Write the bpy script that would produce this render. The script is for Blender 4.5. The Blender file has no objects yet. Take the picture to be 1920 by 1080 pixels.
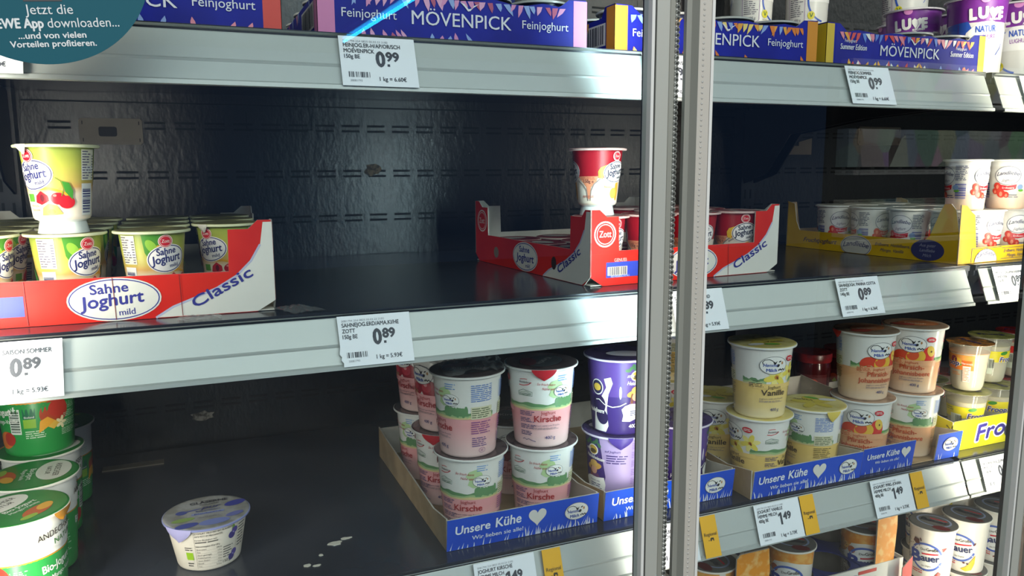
import bpy, bmesh, math, random
from mathutils import Vector, Matrix
from mathutils.geometry import tessellate_polygon
random.seed(7)
C = bpy.context.scene.collection
PI = math.pi
D2R = PI / 180

# ------------------------------------------------------------------ camera, world, lights, exposure
cam_d = bpy.data.cameras.new('camera')
cam = bpy.data.objects.new('camera', cam_d); C.objects.link(cam)
right = Vector((0.92255883, -0.38582253, -0.00511704))
down = Vector((-0.06269566, -0.13680296, -0.98861226))
fwd = Vector((0.38072886, 0.91237379, -0.15039817))
m = Matrix((right, -down, -fwd)).transposed().to_4x4()
m.translation = Vector((0, 0, 1.4))
cam.matrix_world = m
cam_d.sensor_width = 36; cam_d.lens = 1469.58 / 1920 * 36
cam_d.clip_start = .01
S = bpy.context.scene
S.camera = cam
S.view_settings.view_transform = 'Standard'; S.view_settings.look = 'None'
S.view_settings.gamma = 1; S.view_settings.use_curve_mapping = False
S.view_settings.exposure = 0.0
w = bpy.data.worlds.new('world'); S.world = w; w.use_nodes = True
w.node_tree.nodes['Background'].inputs[0].default_value = (.16, .30, .62, 1)
w.node_tree.nodes['Background'].inputs[1].default_value = .36

def area(name, loc, sx, sy, power, col, aim, spread=180):
    l = bpy.data.lights.new(name, 'AREA'); l.shape = 'RECTANGLE'; l.size = sx; l.size_y = sy
    l.energy = power; l.color = col; l.spread = spread * D2R
    o = bpy.data.objects.new(name, l); C.objects.link(o); o.location = loc
    z = -Vector(aim).normalized()
    y = Vector((0, 0, 1)) if abs(z.z) < .9 else Vector((0, 1, 0))
    x = y.cross(z).normalized(); y = z.cross(x)
    mm = Matrix((x, y, z)).transposed().to_4x4(); mm.translation = Vector(loc); o.matrix_world = mm
    return o
ZT, ZM, ZB, ZL = 1.529, 1.26, .969, .640          # shelf surfaces
YF = .775                                          # front edge of the shelves
YG = .68                                           # door plane
# light strips on the inside of the door mullions, shining into the cabinet
STRIPS = [(-.198, .716), (.469, .716), (1.116, .712)]
area('led_strip_light', (-.180, .708, 1.25), .014, 1.7, 3.7, (1, .90, .78), (.30, 1, 0), 120)
area('led_strip_light', (.452, .704, 1.62), .014, 1.1, 1.15, (.72, .95, 1), (-.06, 1, 0), 96)
area('led_strip_light', (.486, .704, 1.50), .014, 1.3, .8, (1, .94, .84), (.15, 1, 0), 100)
area('led_strip_light', (1.094, .704, 1.25), .014, 1.7, 2.5, (1, .88, .72), (-.22, 1, 0), 108)
area('led_strip_light', (1.134, .704, 1.25), .014, 1.7, .6, (1, .9, .76), (.2, 1, 0), 100)
# general light of the shop from its ceiling, then two added fill lights
area('shop_fill_light', (.2, -1.7, 2.95), 5.0, 2.6, 70, (.90, .96, 1), (0, 0, -1))
area('shop_fill_light', (.2, -2.5, 2.78), 5.0, .40, 90, (1, .975, .93), (0, 1, -.35))  # added fill, turned to the cabinet to brighten the door frames
area('shop_fill_light', (4.9, -1.7, 2.95), 3.0, 1.0, 120, (1, .95, .88), (0, -.15, -1))  # added to brighten the stock wall mirrored in the right door

# ------------------------------------------------------------------ materials
def lin(c):
    c /= 255.0
    return c / 12.92 if c <= .04045 else ((c + .055) / 1.055) ** 2.4
def rgb(h):
    if isinstance(h, str):
        h = h.lstrip('#'); h = [int(h[i:i + 2], 16) for i in (0, 2, 4)]
    return (lin(h[0]), lin(h[1]), lin(h[2]), 1)
MATS = {}
def mat(h, rough=.45, metal=0.0, spec=.5, bump=0, bscale=200, key=None):
    k = key or (str(h), rough, metal, spec, bump, bscale)
    if k in MATS: return MATS[k]
    mt = bpy.data.materials.new('mat_%d' % len(MATS)); mt.use_nodes = True
    b = mt.node_tree.nodes['Principled BSDF']
    b.inputs['Base Color'].default_value = rgb(h); b.inputs['Roughness'].default_value = rough
    b.inputs['Metallic'].default_value = metal; b.inputs['Specular IOR Level'].default_value = spec
    if bump:
        nt = mt.node_tree
        tc = nt.nodes.new('ShaderNodeTexCoord'); n = nt.nodes.new('ShaderNodeTexNoise'); bp = nt.nodes.new('ShaderNodeBump')
        n.inputs['Scale'].default_value = bscale; n.inputs['Detail'].default_value = 3
        bp.inputs['Strength'].default_value = bump; bp.inputs['Distance'].default_value = .002
        nt.links.new(tc.outputs['Object'], n.inputs['Vector']); nt.links.new(n.outputs['Fac'], bp.inputs['Height'])
        nt.links.new(bp.outputs['Normal'], b.inputs['Normal'])
    MATS[k] = mt; return mt
def ramp_mat(key, stops, axis=2, lo=0, hi=.1, rough=.4, noise=.25, nscale=60, metal=0):
    """a printed colour gradient along the height of the pack, broken up by noise"""
    if key in MATS: return MATS[key]
    mt = bpy.data.materials.new(key); mt.use_nodes = True; nt = mt.node_tree
    b = nt.nodes['Principled BSDF']; b.inputs['Roughness'].default_value = rough; b.inputs['Metallic'].default_value = metal
    tc = nt.nodes.new('ShaderNodeTexCoord'); sp = nt.nodes.new('ShaderNodeSeparateXYZ')
    mr = nt.nodes.new('ShaderNodeMapRange'); mr.inputs['From Min'].default_value = lo; mr.inputs['From Max'].default_value = hi
    nz = nt.nodes.new('ShaderNodeTexNoise'); nz.inputs['Scale'].default_value = nscale; nz.inputs['Detail'].default_value = 2
    ad = nt.nodes.new('ShaderNodeMath'); ad.operation = 'MULTIPLY_ADD'; ad.inputs[1].default_value = noise
    sb = nt.nodes.new('ShaderNodeMath'); sb.operation = 'SUBTRACT'; sb.inputs[1].default_value = noise * .5
    cr = nt.nodes.new('ShaderNodeValToRGB')
    while len(cr.color_ramp.elements) < len(stops): cr.color_ramp.elements.new(.5)
    for e, (p, c) in zip(cr.color_ramp.elements, stops): e.position = p; e.color = rgb(c)
    L = nt.links.new
    L(tc.outputs['Object'], sp.inputs[0]); L(sp.outputs[axis], mr.inputs['Value']); L(tc.outputs['Object'], nz.inputs['Vector'])
    L(nz.outputs['Fac'], ad.inputs[0]); L(mr.outputs[0], ad.inputs[2]); L(ad.outputs[0], sb.inputs[0]); L(sb.outputs[0], cr.inputs[0])
    L(cr.outputs[0], b.inputs['Base Color'])
    MATS[key] = mt; return mt
def mottle(key, a, b_, scale=40, rough=.4, lo=.42, hi=.58, metal=0, bump=0, spec=.5):
    """two print or dirt colours mixed by noise"""
    if key in MATS: return MATS[key]
    mt = bpy.data.materials.new(key); mt.use_nodes = True; nt = mt.node_tree
    b = nt.nodes['Principled BSDF']; b.inputs['Roughness'].default_value = rough; b.inputs['Metallic'].default_value = metal; b.inputs['Specular IOR Level'].default_value = spec
    tc = nt.nodes.new('ShaderNodeTexCoord'); nz = nt.nodes.new('ShaderNodeTexNoise'); nz.inputs['Scale'].default_value = scale
    nz.inputs['Detail'].default_value = 4
    cr = nt.nodes.new('ShaderNodeValToRGB'); e = cr.color_ramp.elements
    e[0].position = lo; e[1].position = hi; e[0].color = rgb(a); e[1].color = rgb(b_)
    L = nt.links.new
    L(tc.outputs['Object'], nz.inputs['Vector']); L(nz.outputs['Fac'], cr.inputs[0]); L(cr.outputs[0], b.inputs['Base Color'])
    if bump:
        bp = nt.nodes.new('ShaderNodeBump'); bp.inputs['Strength'].default_value = bump; bp.inputs['Distance'].default_value = .002
        L(nz.outputs['Fac'], bp.inputs['Height']); L(bp.outputs['Normal'], b.inputs['Normal'])
    MATS[key] = mt; return mt
def clear_mat(key, tint, refl_rough=.02, ior=1.45, base=0.0, haze=None):
    """thin clear sheet: see-through with a Fresnel mirror reflection"""
    if key in MATS: return MATS[key]
    mt = bpy.data.materials.new(key); mt.use_nodes = True; nt = mt.node_tree
    for n in list(nt.nodes): nt.nodes.remove(n)
    out = nt.nodes.new('ShaderNodeOutputMaterial'); mx = nt.nodes.new('ShaderNodeMixShader')
    tr = nt.nodes.new('ShaderNodeBsdfTransparent'); tr.inputs[0].default_value = rgb(tint)
    gl = nt.nodes.new('ShaderNodeBsdfGlossy'); gl.inputs['Roughness'].default_value = refl_rough
    lw = nt.nodes.new('ShaderNodeLayerWeight'); pw = nt.nodes.new('ShaderNodeMath'); pw.operation = 'POWER'; pw.inputs[1].default_value = 5
    f0 = ((ior - 1) / (ior + 1)) ** 2 + base
    ma = nt.nodes.new('ShaderNodeMath'); ma.operation = 'MULTIPLY_ADD'; ma.inputs[1].default_value = 1 - f0; ma.inputs[2].default_value = f0
    L = nt.links.new
    lw.inputs[0].default_value = .5
    L(lw.outputs['Facing'], pw.inputs[0]); L(pw.outputs[0], ma.inputs[0]); L(ma.outputs[0], mx.inputs[0])
    L(tr.outputs[0], mx.inputs[1]); L(gl.outputs[0], mx.inputs[2])
    last = mx
    if haze:
        df = nt.nodes.new('ShaderNodeBsdfDiffuse'); df.inputs[0].default_value = rgb(haze[0])
        m2 = nt.nodes.new('ShaderNodeMixShader'); m2.inputs[0].default_value = haze[1]
        L(mx.outputs[0], m2.inputs[1]); L(df.outputs[0], m2.inputs[2]); last = m2
    L(last.outputs[0], out.inputs[0])
    MATS[key] = mt; return mt
def emit_mat(h, s):
    k = ('emit', h, s)
    if k in MATS: return MATS[k]
    mt = bpy.data.materials.new('lamp_glow'); mt.use_nodes = True
    b = mt.node_tree.nodes['Principled BSDF']
    b.inputs['Emission Color'].default_value = rgb(h); b.inputs['Emission Strength'].default_value = s
    MATS[k] = mt; return mt
def as_mat(m_): return m_ if isinstance(m_, bpy.types.Material) else mat(m_)

# ------------------------------------------------------------------ mesh collector
class MB:
    def __init__(s): s.v = []; s.n = []; s.f = []; s.fm = []; s.fs = []; s.mats = []
    def mi(s, m_):
        m_ = as_mat(m_)
        if m_ not in s.mats: s.mats.append(m_)
        return s.mats.index(m_)
    def add(s, vs, fs, m_, smooth=False, ns=None):
        o = len(s.v); i = s.mi(m_)
        s.v += [tuple(p) for p in vs]; s.n += [tuple(p) for p in ns] if ns else [(0, 0, 0)] * len(vs)
        for f in fs: s.f.append([o + k for k in f]); s.fm.append(i); s.fs.append(smooth)
        return s
    def box(s, a, b, m_):
        (x0, y0, z0), (x1, y1, z1) = a, b
        vs = [(x, y, z) for z in (z0, z1) for y in (y0, y1) for x in (x0, x1)]
        return s.add(vs, [(0, 2, 3, 1), (4, 5, 7, 6), (0, 1, 5, 4), (2, 6, 7, 3), (0, 4, 6, 2), (1, 3, 7, 5)], m_)
    def prism(s, poly, O, U, V, t, m_, edge=None):
        """polygon in the plane O+uU+vV given thickness t behind its face (face looks along U x V)"""
        O, U, V = Vector(O), Vector(U).normalized(), Vector(V).normalized(); N = U.cross(V)
        n = len(poly); P = [O + U * p[0] + V * p[1] for p in poly]; Q = [p - N * t for p in P]
        tri = tessellate_polygon([[Vector((p[0], p[1], 0)) for p in poly]])
        fr = []
        for a in tri:
            p, q, r = (poly[k] for k in a)
            cr = (q[0] - p[0]) * (r[1] - p[1]) - (q[1] - p[1]) * (r[0] - p[0])
            fr.append(tuple(a) if cr > 0 else tuple(reversed(a)))
        ar = sum(poly[i][0] * poly[(i + 1) % n][1] - poly[(i + 1) % n][0] * poly[i][1] for i in range(n))
        s.add(P + Q, fr + [tuple(reversed([k + n for k in a])) for a in fr], m_)
        sd = [(i, i + n, (i + 1) % n + n, (i + 1) % n) if ar > 0 else (i, (i + 1) % n, (i + 1) % n + n, i + n) for i in range(n)]
        s.add(P + Q, sd, edge or m_)
        return s
    def lathe(s, prof, m_, seg=48, mats=None, c=(0, 0), sharp=()):
        """prof: (r, z) from bottom to top; mats: optional material per segment"""
        for k in range(len(prof) - 1):
            (r0, z0), (r1, z1) = prof[k], prof[k + 1]
            if abs(r0 - r1) < 1e-9 and abs(z0 - z1) < 1e-9: continue
            def nrm(a, b):
                d = math.hypot(b[0] - a[0], b[1] - a[1]) or 1
                return ((b[1] - a[1]) / d, -(b[0] - a[0]) / d)
            n0 = n1 = nrm(prof[k], prof[k + 1])
            if k > 0:
                q = nrm(prof[k - 1], prof[k])
                if q[0] * n0[0] + q[1] * n0[1] > .8: n0 = ((q[0] + n0[0]) / 2, (q[1] + n0[1]) / 2)
            if k < len(prof) - 2:
                q = nrm(prof[k + 1], prof[k + 2])
                if q[0] * n1[0] + q[1] * n1[1] > .8: n1 = ((q[0] + n1[0]) / 2, (q[1] + n1[1]) / 2)
            vs = []; ns = []
            for (r, z), nn in (((r0, z0), n0), ((r1, z1), n1)):
                for i in range(seg):
                    a = 2 * PI * i / seg; sa, ca = math.sin(a), -math.cos(a)
                    vs.append((c[0] + r * sa, c[1] + r * ca, z)); ns.append((nn[0] * sa, nn[0] * ca, nn[1]))
            fs = [(i, (i + 1) % seg, seg + (i + 1) % seg, seg + i) for i in range(seg)]
            s.add(vs, fs, mats[k] if mats else m_, True, ns)
        return s
    def tube(s, pts, r, m_, seg=8, cap=True):
        pts = [Vector(p) for p in pts]; rings = []
        for i, p in enumerate(pts):
            d = (pts[min(i + 1, len(pts) - 1)] - pts[max(i - 1, 0)]).normalized()
            u = d.orthogonal().normalized(); v = d.cross(u)
            rings.append([p + (u * math.cos(2 * PI * k / seg) + v * math.sin(2 * PI * k / seg)) * r for k in range(seg)])
        vs = [p for rg in rings for p in rg]; fs = []
        for i in range(len(pts) - 1):
            for k in range(seg):
                a = i * seg + k; b = i * seg + (k + 1) % seg
                fs.append((a, b, b + seg, a + seg))
        if cap: fs += [tuple(reversed(range(seg))), tuple(range(len(vs) - seg, len(vs)))]
        return s.add(vs, fs, m_, True)
    def build(s, name, parent=None, loc=None, rotz=0):
        me = bpy.data.meshes.new(name); me.from_pydata(s.v, [], s.f)
        for m_ in s.mats: me.materials.append(m_)
        me.polygons.foreach_set('material_index', s.fm); me.polygons.foreach_set('use_smooth', s.fs)
        me.update()
        if any(n != (0, 0, 0) for n in s.n): me.normals_split_custom_set_from_vertices(s.n)
        o = bpy.data.objects.new(name, me); C.objects.link(o)
        if parent: o.parent = parent
        if loc: o.location = loc
        if rotz: o.rotation_euler[2] = rotz
        return o

# ------------------------------------------------------------------ flat print art
TXT = {}
def glyphs(body, bold=0, shear=0):
    k = (body, bold, shear)
    if k not in TXT:
        cu = bpy.data.curves.new('t', 'FONT'); cu.body = body; cu.size = 1; cu.resolution_u = 3
        cu.offset = bold; cu.shear = shear
        o = bpy.data.objects.new('t', cu); C.objects.link(o)
        me = bpy.data.meshes.new_from_object(o.evaluated_get(bpy.context.evaluated_depsgraph_get()))
        vs = [(v.co.x, v.co.y) for v in me.vertices]; fs = [tuple(p.vertices) for p in me.polygons]
        bpy.data.objects.remove(o); bpy.data.curves.remove(cu); bpy.data.meshes.remove(me)
        TXT[k] = (vs, fs)
    return TXT[k]
class Art:
    def __init__(s): s.sh = []; s.z = 1
    def put(s, vs, fs, m_, z=None): s.sh.append((vs, fs, as_mat(m_), (s.z if z is None else z) + .004 * len(s.sh))); return s
    def poly(s, pts, m_, z=None):
        tri = tessellate_polygon([[Vector((p[0], p[1], 0)) for p in pts]]); fs = []
        for a in tri:
            p, q, r = (pts[k] for k in a)
            cr = (q[0] - p[0]) * (r[1] - p[1]) - (q[1] - p[1]) * (r[0] - p[0])
            fs.append(tuple(a) if cr > 0 else tuple(reversed(a)))
        return s.put(list(pts), fs, m_, z)
    def rect(s, x0, y0, x1, y1, m_, z=None): return s.put([(x0, y0), (x1, y0), (x1, y1), (x0, y1)], [(0, 1, 2, 3)], m_, z)
    def ell(s, cx, cy, rx, ry, m_, z=None, rot=0, n=32, a0=0, a1=360):
        pts = []
        for i in range(n):
            a = (a0 + (a1 - a0) * i / (n if a1 - a0 == 360 else n - 1)) * D2R
            x, y = rx * math.cos(a), ry * math.sin(a)
            pts.append((cx + x * math.cos(rot * D2R) - y * math.sin(rot * D2R), cy + x * math.sin(rot * D2R) + y * math.cos(rot * D2R)))
        return s.poly(pts, m_, z)
    def ring(s, cx, cy, rx, ry, wd, m_, z=None, rot=0, a0=0, a1=360, n=40):
        vs = []
        for i in range(n + 1):
            a = (a0 + (a1 - a0) * i / n) * D2R
            for k in (0, wd):
                x, y = (rx - k) * math.cos(a), (ry - k) * math.sin(a)
                vs.append((cx + x * math.cos(rot * D2R) - y * math.sin(rot * D2R), cy + x * math.sin(rot * D2R) + y * math.cos(rot * D2R)))
        return s.put(vs, [(2 * i, 2 * i + 2, 2 * i + 3, 2 * i + 1) for i in range(n)], m_, z)
    def line(s, pts, wd, m_, z=None):
        vs = []; n = len(pts)
        for i in range(n):
            a = pts[max(i - 1, 0)]; b = pts[min(i + 1, n - 1)]
            dx, dy = b[0] - a[0], b[1] - a[1]; d = math.hypot(dx, dy) or 1
            nx, ny = -dy / d * wd / 2, dx / d * wd / 2
            vs += [(pts[i][0] - nx, pts[i][1] - ny), (pts[i][0] + nx, pts[i][1] + ny)]
        return s.put(vs, [(2 * i, 2 * i + 2, 2 * i + 3, 2 * i + 1) for i in range(n - 1)], m_, z)
    def text(s, body, x, y, h, m_, z=None, bold=0, shear=0, w=None, wf=1, al='l', rot=0, arc=0):
        """h: capital height; w: fit to this width; al: l, c or r at x; y: baseline"""
        vs, fs = glyphs(body, 0, shear)
        if not vs: return s
        x0 = min(v[0] for v in vs); x1 = max(v[0] for v in vs); k = h / .70
        kx = (w / (x1 - x0)) if w else k * wf
        W = (x1 - x0) * kx; off = 0 if al == 'l' else (-W / 2 if al == 'c' else -W)
        c, sn = math.cos(rot * D2R), math.sin(rot * D2R)
        # heavier weights: the same letters laid over one another with small shifts
        n = 0 if bold == 0 else (2 if bold < .018 else (4 if bold < .05 else 12)); sh = [(math.cos(2 * PI * q / n) * bold * k, math.sin(2 * PI * q / n) * bold * k) for q in range(n)] or [(0, 0)]
        for dx, dy in sh:
            out = []
            for a, b in vs:
                px, py = (a - x0) * kx + off, b * k
                if arc: t = px / W; py += arc * (1 - 4 * (t + (0 if al == 'c' else -.5)) ** 2)
                px += dx; py += dy
                out.append((x + px * c - py * sn, y + px * sn + py * c))
            s.put(out, fs, m_, s.z + 1 if z is None else z)
        return s
    def greek(s, x, y, wd, ht, rows, m_, z=None, fill=.85, seed=1, bar=.42):
        """rows of print too small to read: broken word-length bars"""
        rn = random.Random(seed); p = ht / rows; vs = []; fs = []
        for r in range(rows):
            yy = y + ht - (r + 1) * p + p * .3; xx = x; end = x + wd * (fill + rn.random() * (1 - fill))
            while xx < end:
                l = min(p * (1.2 + 3.2 * rn.random()), end - xx)
                if l < p * .4: break
                o = len(vs); vs += [(xx, yy), (xx + l, yy), (xx + l, yy + p * bar), (xx, yy + p * bar)]; fs.append((o, o + 1, o + 2, o + 3))
                xx += l + p * .45
        return s.put(vs, fs, m_, s.z + 1 if z is None else z)
    def bars(s, x, y, wd, ht, n, m_, z=None, vert=True, seed=3):
        rn = random.Random(seed); vs = []; fs = []; ws = [rn.choice((1, 1, 2, 3)) for _ in range(2 * n)]; k = (wd if vert else ht) / sum(ws); a = 0
        for i, q in enumerate(ws):
            if i % 2 == 0:
                o = len(vs); b = a + q * k
                vs += [(x + a, y), (x + b, y), (x + b, y + ht), (x + a, y + ht)] if vert else [(x, y + a), (x + wd, y + a), (x + wd, y + b), (x, y + b)]
                fs.append((o, o + 1, o + 2, o + 3))
            a += q * k
        return s.put(vs, fs, m_, s.z + 1 if z is None else z)
EPS = .00013
def flat(mb, art, O, U, V, clip=None):
    O, U, V = Vector(O), Vector(U).normalized(), Vector(V).normalized(); N = U.cross(V)
    for vs, fs, m_, z in art.sh:
        mb.add([O + U * a + V * b + N * (EPS * (z + 1)) for a, b in vs], fs, m_)
    return mb
def radius_at(prof, t):
    for (r0, z0), (r1, z1) in zip(prof, prof[1:]):
        if z1 > z0 and z0 <= t <= z1: return r0 + (r1 - r0) * (t - z0) / (z1 - z0)
    return prof[-1][0] if t > prof[-1][1] else prof[0][0]
def wrap(mb, art, prof, rn, lift=0.0, step=7):
    """lay the print round a cup wall: x runs round the cup at radius rn, y is height"""
    st = rn * step * D2R
    (ra, za), (rb, zb) = prof[0], prof[-1]; sl = math.hypot(rb - ra, zb - za); nr, nz = (zb - za) / sl, -(rb - ra) / sl
    for vs, fs, m_, z in art.sh:
        bm = bmesh.new(); bv = [bm.verts.new((a, b, 0)) for a, b in vs]
        for f in fs:
            try: bm.faces.new([bv[i] for i in f])
            except ValueError: pass
        x0 = min(v[0] for v in vs); x1 = max(v[0] for v in vs)
        k = math.ceil(x0 / st)
        while k * st < x1:
            bmesh.ops.bisect_plane(bm, geom=bm.verts[:] + bm.edges[:] + bm.faces[:], plane_co=(k * st, 0, 0), plane_no=(1, 0, 0), dist=1e-7); k += 1
        bm.verts.index_update(); out = []; ns = []
        for v in bm.verts:
            a = v.co.x / rn; r = radius_at(prof, v.co.y) + EPS * (z + 1) + lift
            out.append((r * math.sin(a), -r * math.cos(a), v.co.y)); ns.append((nr * math.sin(a), -nr * math.cos(a), nz))
        mb.add(out, [[v.index for v in f.verts] for f in bm.faces], m_, True, ns); bm.free()
    return mb

# ------------------------------------------------------------------ things
def thing(name, label, cat, loc=(0, 0, 0), rotz=0, group=None):
    o = bpy.data.objects.new(name, None); o.empty_display_size = .02; C.objects.link(o)
    o.location = loc; o.rotation_euler[2] = rotz; o['label'] = label; o['category'] = cat
    if group: o['group'] = group
    return o
def tag(o, label, cat, group=None, kind=None):
    o['label'] = label; o['category'] = cat
    if group: o['group'] = group
    if kind: o['kind'] = kind
    return o
def struct(o): o['kind'] = 'structure'; return o
def dup(root, loc, rotz, label, group=None):
    r = root.copy(); C.objects.link(r); r.location = loc; r.rotation_euler = (0, 0, rotz); r['label'] = label
    if group: r['group'] = group
    elif 'group' in r: del r['group']
    for ch in list(root.children):
        c = ch.copy(); C.objects.link(c); c.parent = r
        for g in ch.children:
            d = g.copy(); C.objects.link(d); d.parent = c
    return r
USED = set()
def place(proto, x, y, z, label, phi=0, group=None, tilt=None):
    """stand a cup at x, y, z with the side at angle phi (degrees) of its print turned to the aisle in front"""
    rz = -math.atan2(x, y) - phi * D2R
    if proto.name in USED: o = dup(proto, (x, y, z), rz, label, group)
    else:
        USED.add(proto.name); o = proto; o.location = (x, y, z); o.rotation_euler[2] = rz; o['label'] = label
        if group: o['group'] = group
    return o

# ------------------------------------------------------------------ the cabinet
def hammered(key):
    mt = mottle(key, '121317', '1b1c20', 7, .30, .35, .7); nt = mt.node_tree
    tc = nt.nodes['Texture Coordinate']; vo = nt.nodes.new('ShaderNodeTexNoise'); vo.inputs['Scale'].default_value = 95; vo.inputs['Detail'].default_value = 2
    mp = nt.nodes.new('ShaderNodeMapping'); mp.inputs['Scale'].default_value = (1.5, 1, .8)
    bp = nt.nodes.new('ShaderNodeBump'); bp.inputs['Strength'].default_value = .16; bp.inputs['Distance'].default_value = .004
    nt.links.new(tc.outputs['Object'], mp.inputs[0]); nt.links.new(mp.outputs[0], vo.inputs['Vector']); nt.links.new(vo.outputs['Fac'], bp.inputs['Height']); nt.links.new(bp.outputs['Normal'], nt.nodes['Principled BSDF'].inputs['Normal'])
    nt.nodes['Principled BSDF'].inputs['Roughness'].default_value = .34
    return mt
DARK = mottle('dark_panel', '191a1f', '24252b', 9, .33, .35, .7)
BACK = hammered('back_panel')
SHELF = mottle('shelf_metal', '2b2f39', '363a44', 5, .19, .3, .7)
BLACK = mat('060608', .7)
ALU = mat('b9bdb9', .42, .2)
ALU_SHADE = mat('9a9e99', .42, .2)  # same aluminium, darkened to paint in the shade on the adjoining rails
# back wall with its rows of double slots
YB = 1.30
b = MB(); b.box((-1.4, YB, .2), (2.6, YB + .02, 2.2), BACK)
for row in range(-11, 5):
    z = 1.4 - .0125 + .0722 * row
    x = -1.0
    while x < 2.5:
        if not (-.24 < x < -.20 or 1.0 < x < 1.07):
            for dz in (0, .0085): b.box((x, YB - .0006, z + dz), (x + .029, YB + .001, z + dz + .0034), BLACK)
        x += .0415
for z in (1.4 + .098, 1.4 - .19): b.box((-.2, YB - .0005, z), (1.03, YB + .001, z + .0022), BLACK)
# a shallow framed hatch low on the panel face
for (x0, z0, x1, z1) in ((.098, 1.4 + .062, .0995, 1.4 + .088), (.197, 1.4 + .062, .1985, 1.4 + .088), (.098, 1.4 + .062, .198, 1.4 + .0635)):
    b.box((x0, YB - .0004, z0), (x1, YB + .001, z1), BLACK)
struct(b.build('wall_back'))
# upright rails with hook slots
for i, x in enumerate((-.222, 1.04)):
    b = MB(); b.box((x - .016, YB - .03, .2), (x + .016, YB, 2.2), DARK)
    k = 0
    while .25 + k * .033 < 2.1:
        z = .25 + k * .033
        for sx in (-.008, .005): b.box((x + sx, YB - .0306, z), (x + sx + .0035, YB - .029, z + .018), BLACK)
        k += 1
    struct(b.build('trim_%d' % (i + 1)))
b = MB(); b.box((-1.4, .70, .2), (2.6, YB, .235), DARK); b.box((-1.4, .70, 0), (2.6, .74, .2), mat('34363b', .4)); struct(b.build('baseboard_front'))
b = MB(); b.box((-1.4, .60, 2.12), (2.6, YB + .02, 2.2), DARK); struct(b.build('trim_3'))
b = MB(); b.box((-1.42, .7, .2), (-1.4, YB, 2.12), DARK); struct(b.build('wall_left'))
b = MB(); b.box((2.6, .7, .2), (2.62, YB, 2.12), DARK); struct(b.build('wall_right'))

def rail_profile(z):
    """front price rail, (y, z) of its outer face from top to bottom"""
    return [(YF - .004, z - .002), (YF + .001, z - .0042), (YF - .0005, z - .0065), (YF - .004, z - .015), (YF - .0105, z - .0305),
            (YF - .0118, z - .0318), (YF - .0114, z - .0338), (YF - .0175, z - .0495), (YF - .0205, z - .0508), (YF - .0208, z - .0545), (YF - .0185, z - .0552)]
def extrude_x(mb, pr, x0, x1, t, m_):
    n = len(pr); q = [(y + t, z) for y, z in pr]
    loop = pr + q[::-1]; N = len(loop)
    vs = [(x0, y, z) for y, z in loop] + [(x1, y, z) for y, z in loop]
    fs = [(i, i + N, (i + 1) % N + N, (i + 1) % N) for i in range(N)]
    fs += [(i + 1, i, N - 1 - i, N - 2 - i) for i in range(n - 1)]
    fs += [(N + i, N + i + 1, 2 * N - 2 - i, 2 * N - 1 - i) for i in range(n - 1)]
    mb.add(vs, fs, m_); return mb
def shelf(x0, x1, z, label, shaded_rail=False, cap=True, xr=None):
    t = thing('refrigerator_shelf', label, 'shelf', ((x0 + x1) / 2, YF, z))
    off = Vector((-(x0 + x1) / 2, -YF, -z))
    def part(name, mb):
        o = mb.build(name, t); o.location = off; return o
    mb = MB(); mb.box((x0, YF + .002, z - .016), (x1, 1.292, z), SHELF); mb.box((x0, YF + .0, z - .008), (x1, YF + .006, z - .0005), mat('2c2f38', .25, .3))
    mb.box((x0, YF + .004, z - .045), (x1, YF + .012, z - .016), DARK)
    part('shelf_board', mb)
    mb = MB(); extrude_x(mb, rail_profile(z), x0 + .004, xr or x1 - .006, .0016, ALU_SHADE if shaded_rail else ALU); part('price_rail', mb)
    for x in (x0 + .004, x1 - .008):
        mb = MB()
        mb.prism([(YF + .03, -.045), (YF + .2, -.052), (1.14, -.070), (1.20, -.142), (1.262, -.16), (1.266, -.15), (1.266, -.02), (YF + .03, -.002)],
                 (x, 0, z), (0, 1, 0), (0, 0, 1), .003, DARK); part('bracket', mb)
    return t
for z, nm, e in ((ZT, 'top', 1.030), (ZM, 'middle', 1.024), (ZB, 'lower', 1.046), (ZL, 'lowest', 1.03)):
    shelf(-.214, 1.034, z, {'top': 'dark metal refrigerator shelf with pale rail carrying the blue cartons along the top', 'middle': 'dark metal refrigerator shelf with pale rail under both red trays, half empty',
          'lower': 'dark metal refrigerator shelf with pale rail holding big cups in blue-fronted trays', 'lowest': 'dark metal refrigerator shelf at the bottom holding tall white cups'}[nm], xr=e)
    shelf(1.046, 2.3, z, {'top': 'adjoining shelf at far right carrying the tall purple cups', 'middle': 'adjoining shelf at far right under the yellow tray, rail toned grey for shade',
          'lower': 'adjoining shelf at far right under the bright yellow box of clear cups', 'lowest': 'adjoining bottom shelf at far right under white cups with blue oval'}[nm], True)

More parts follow.
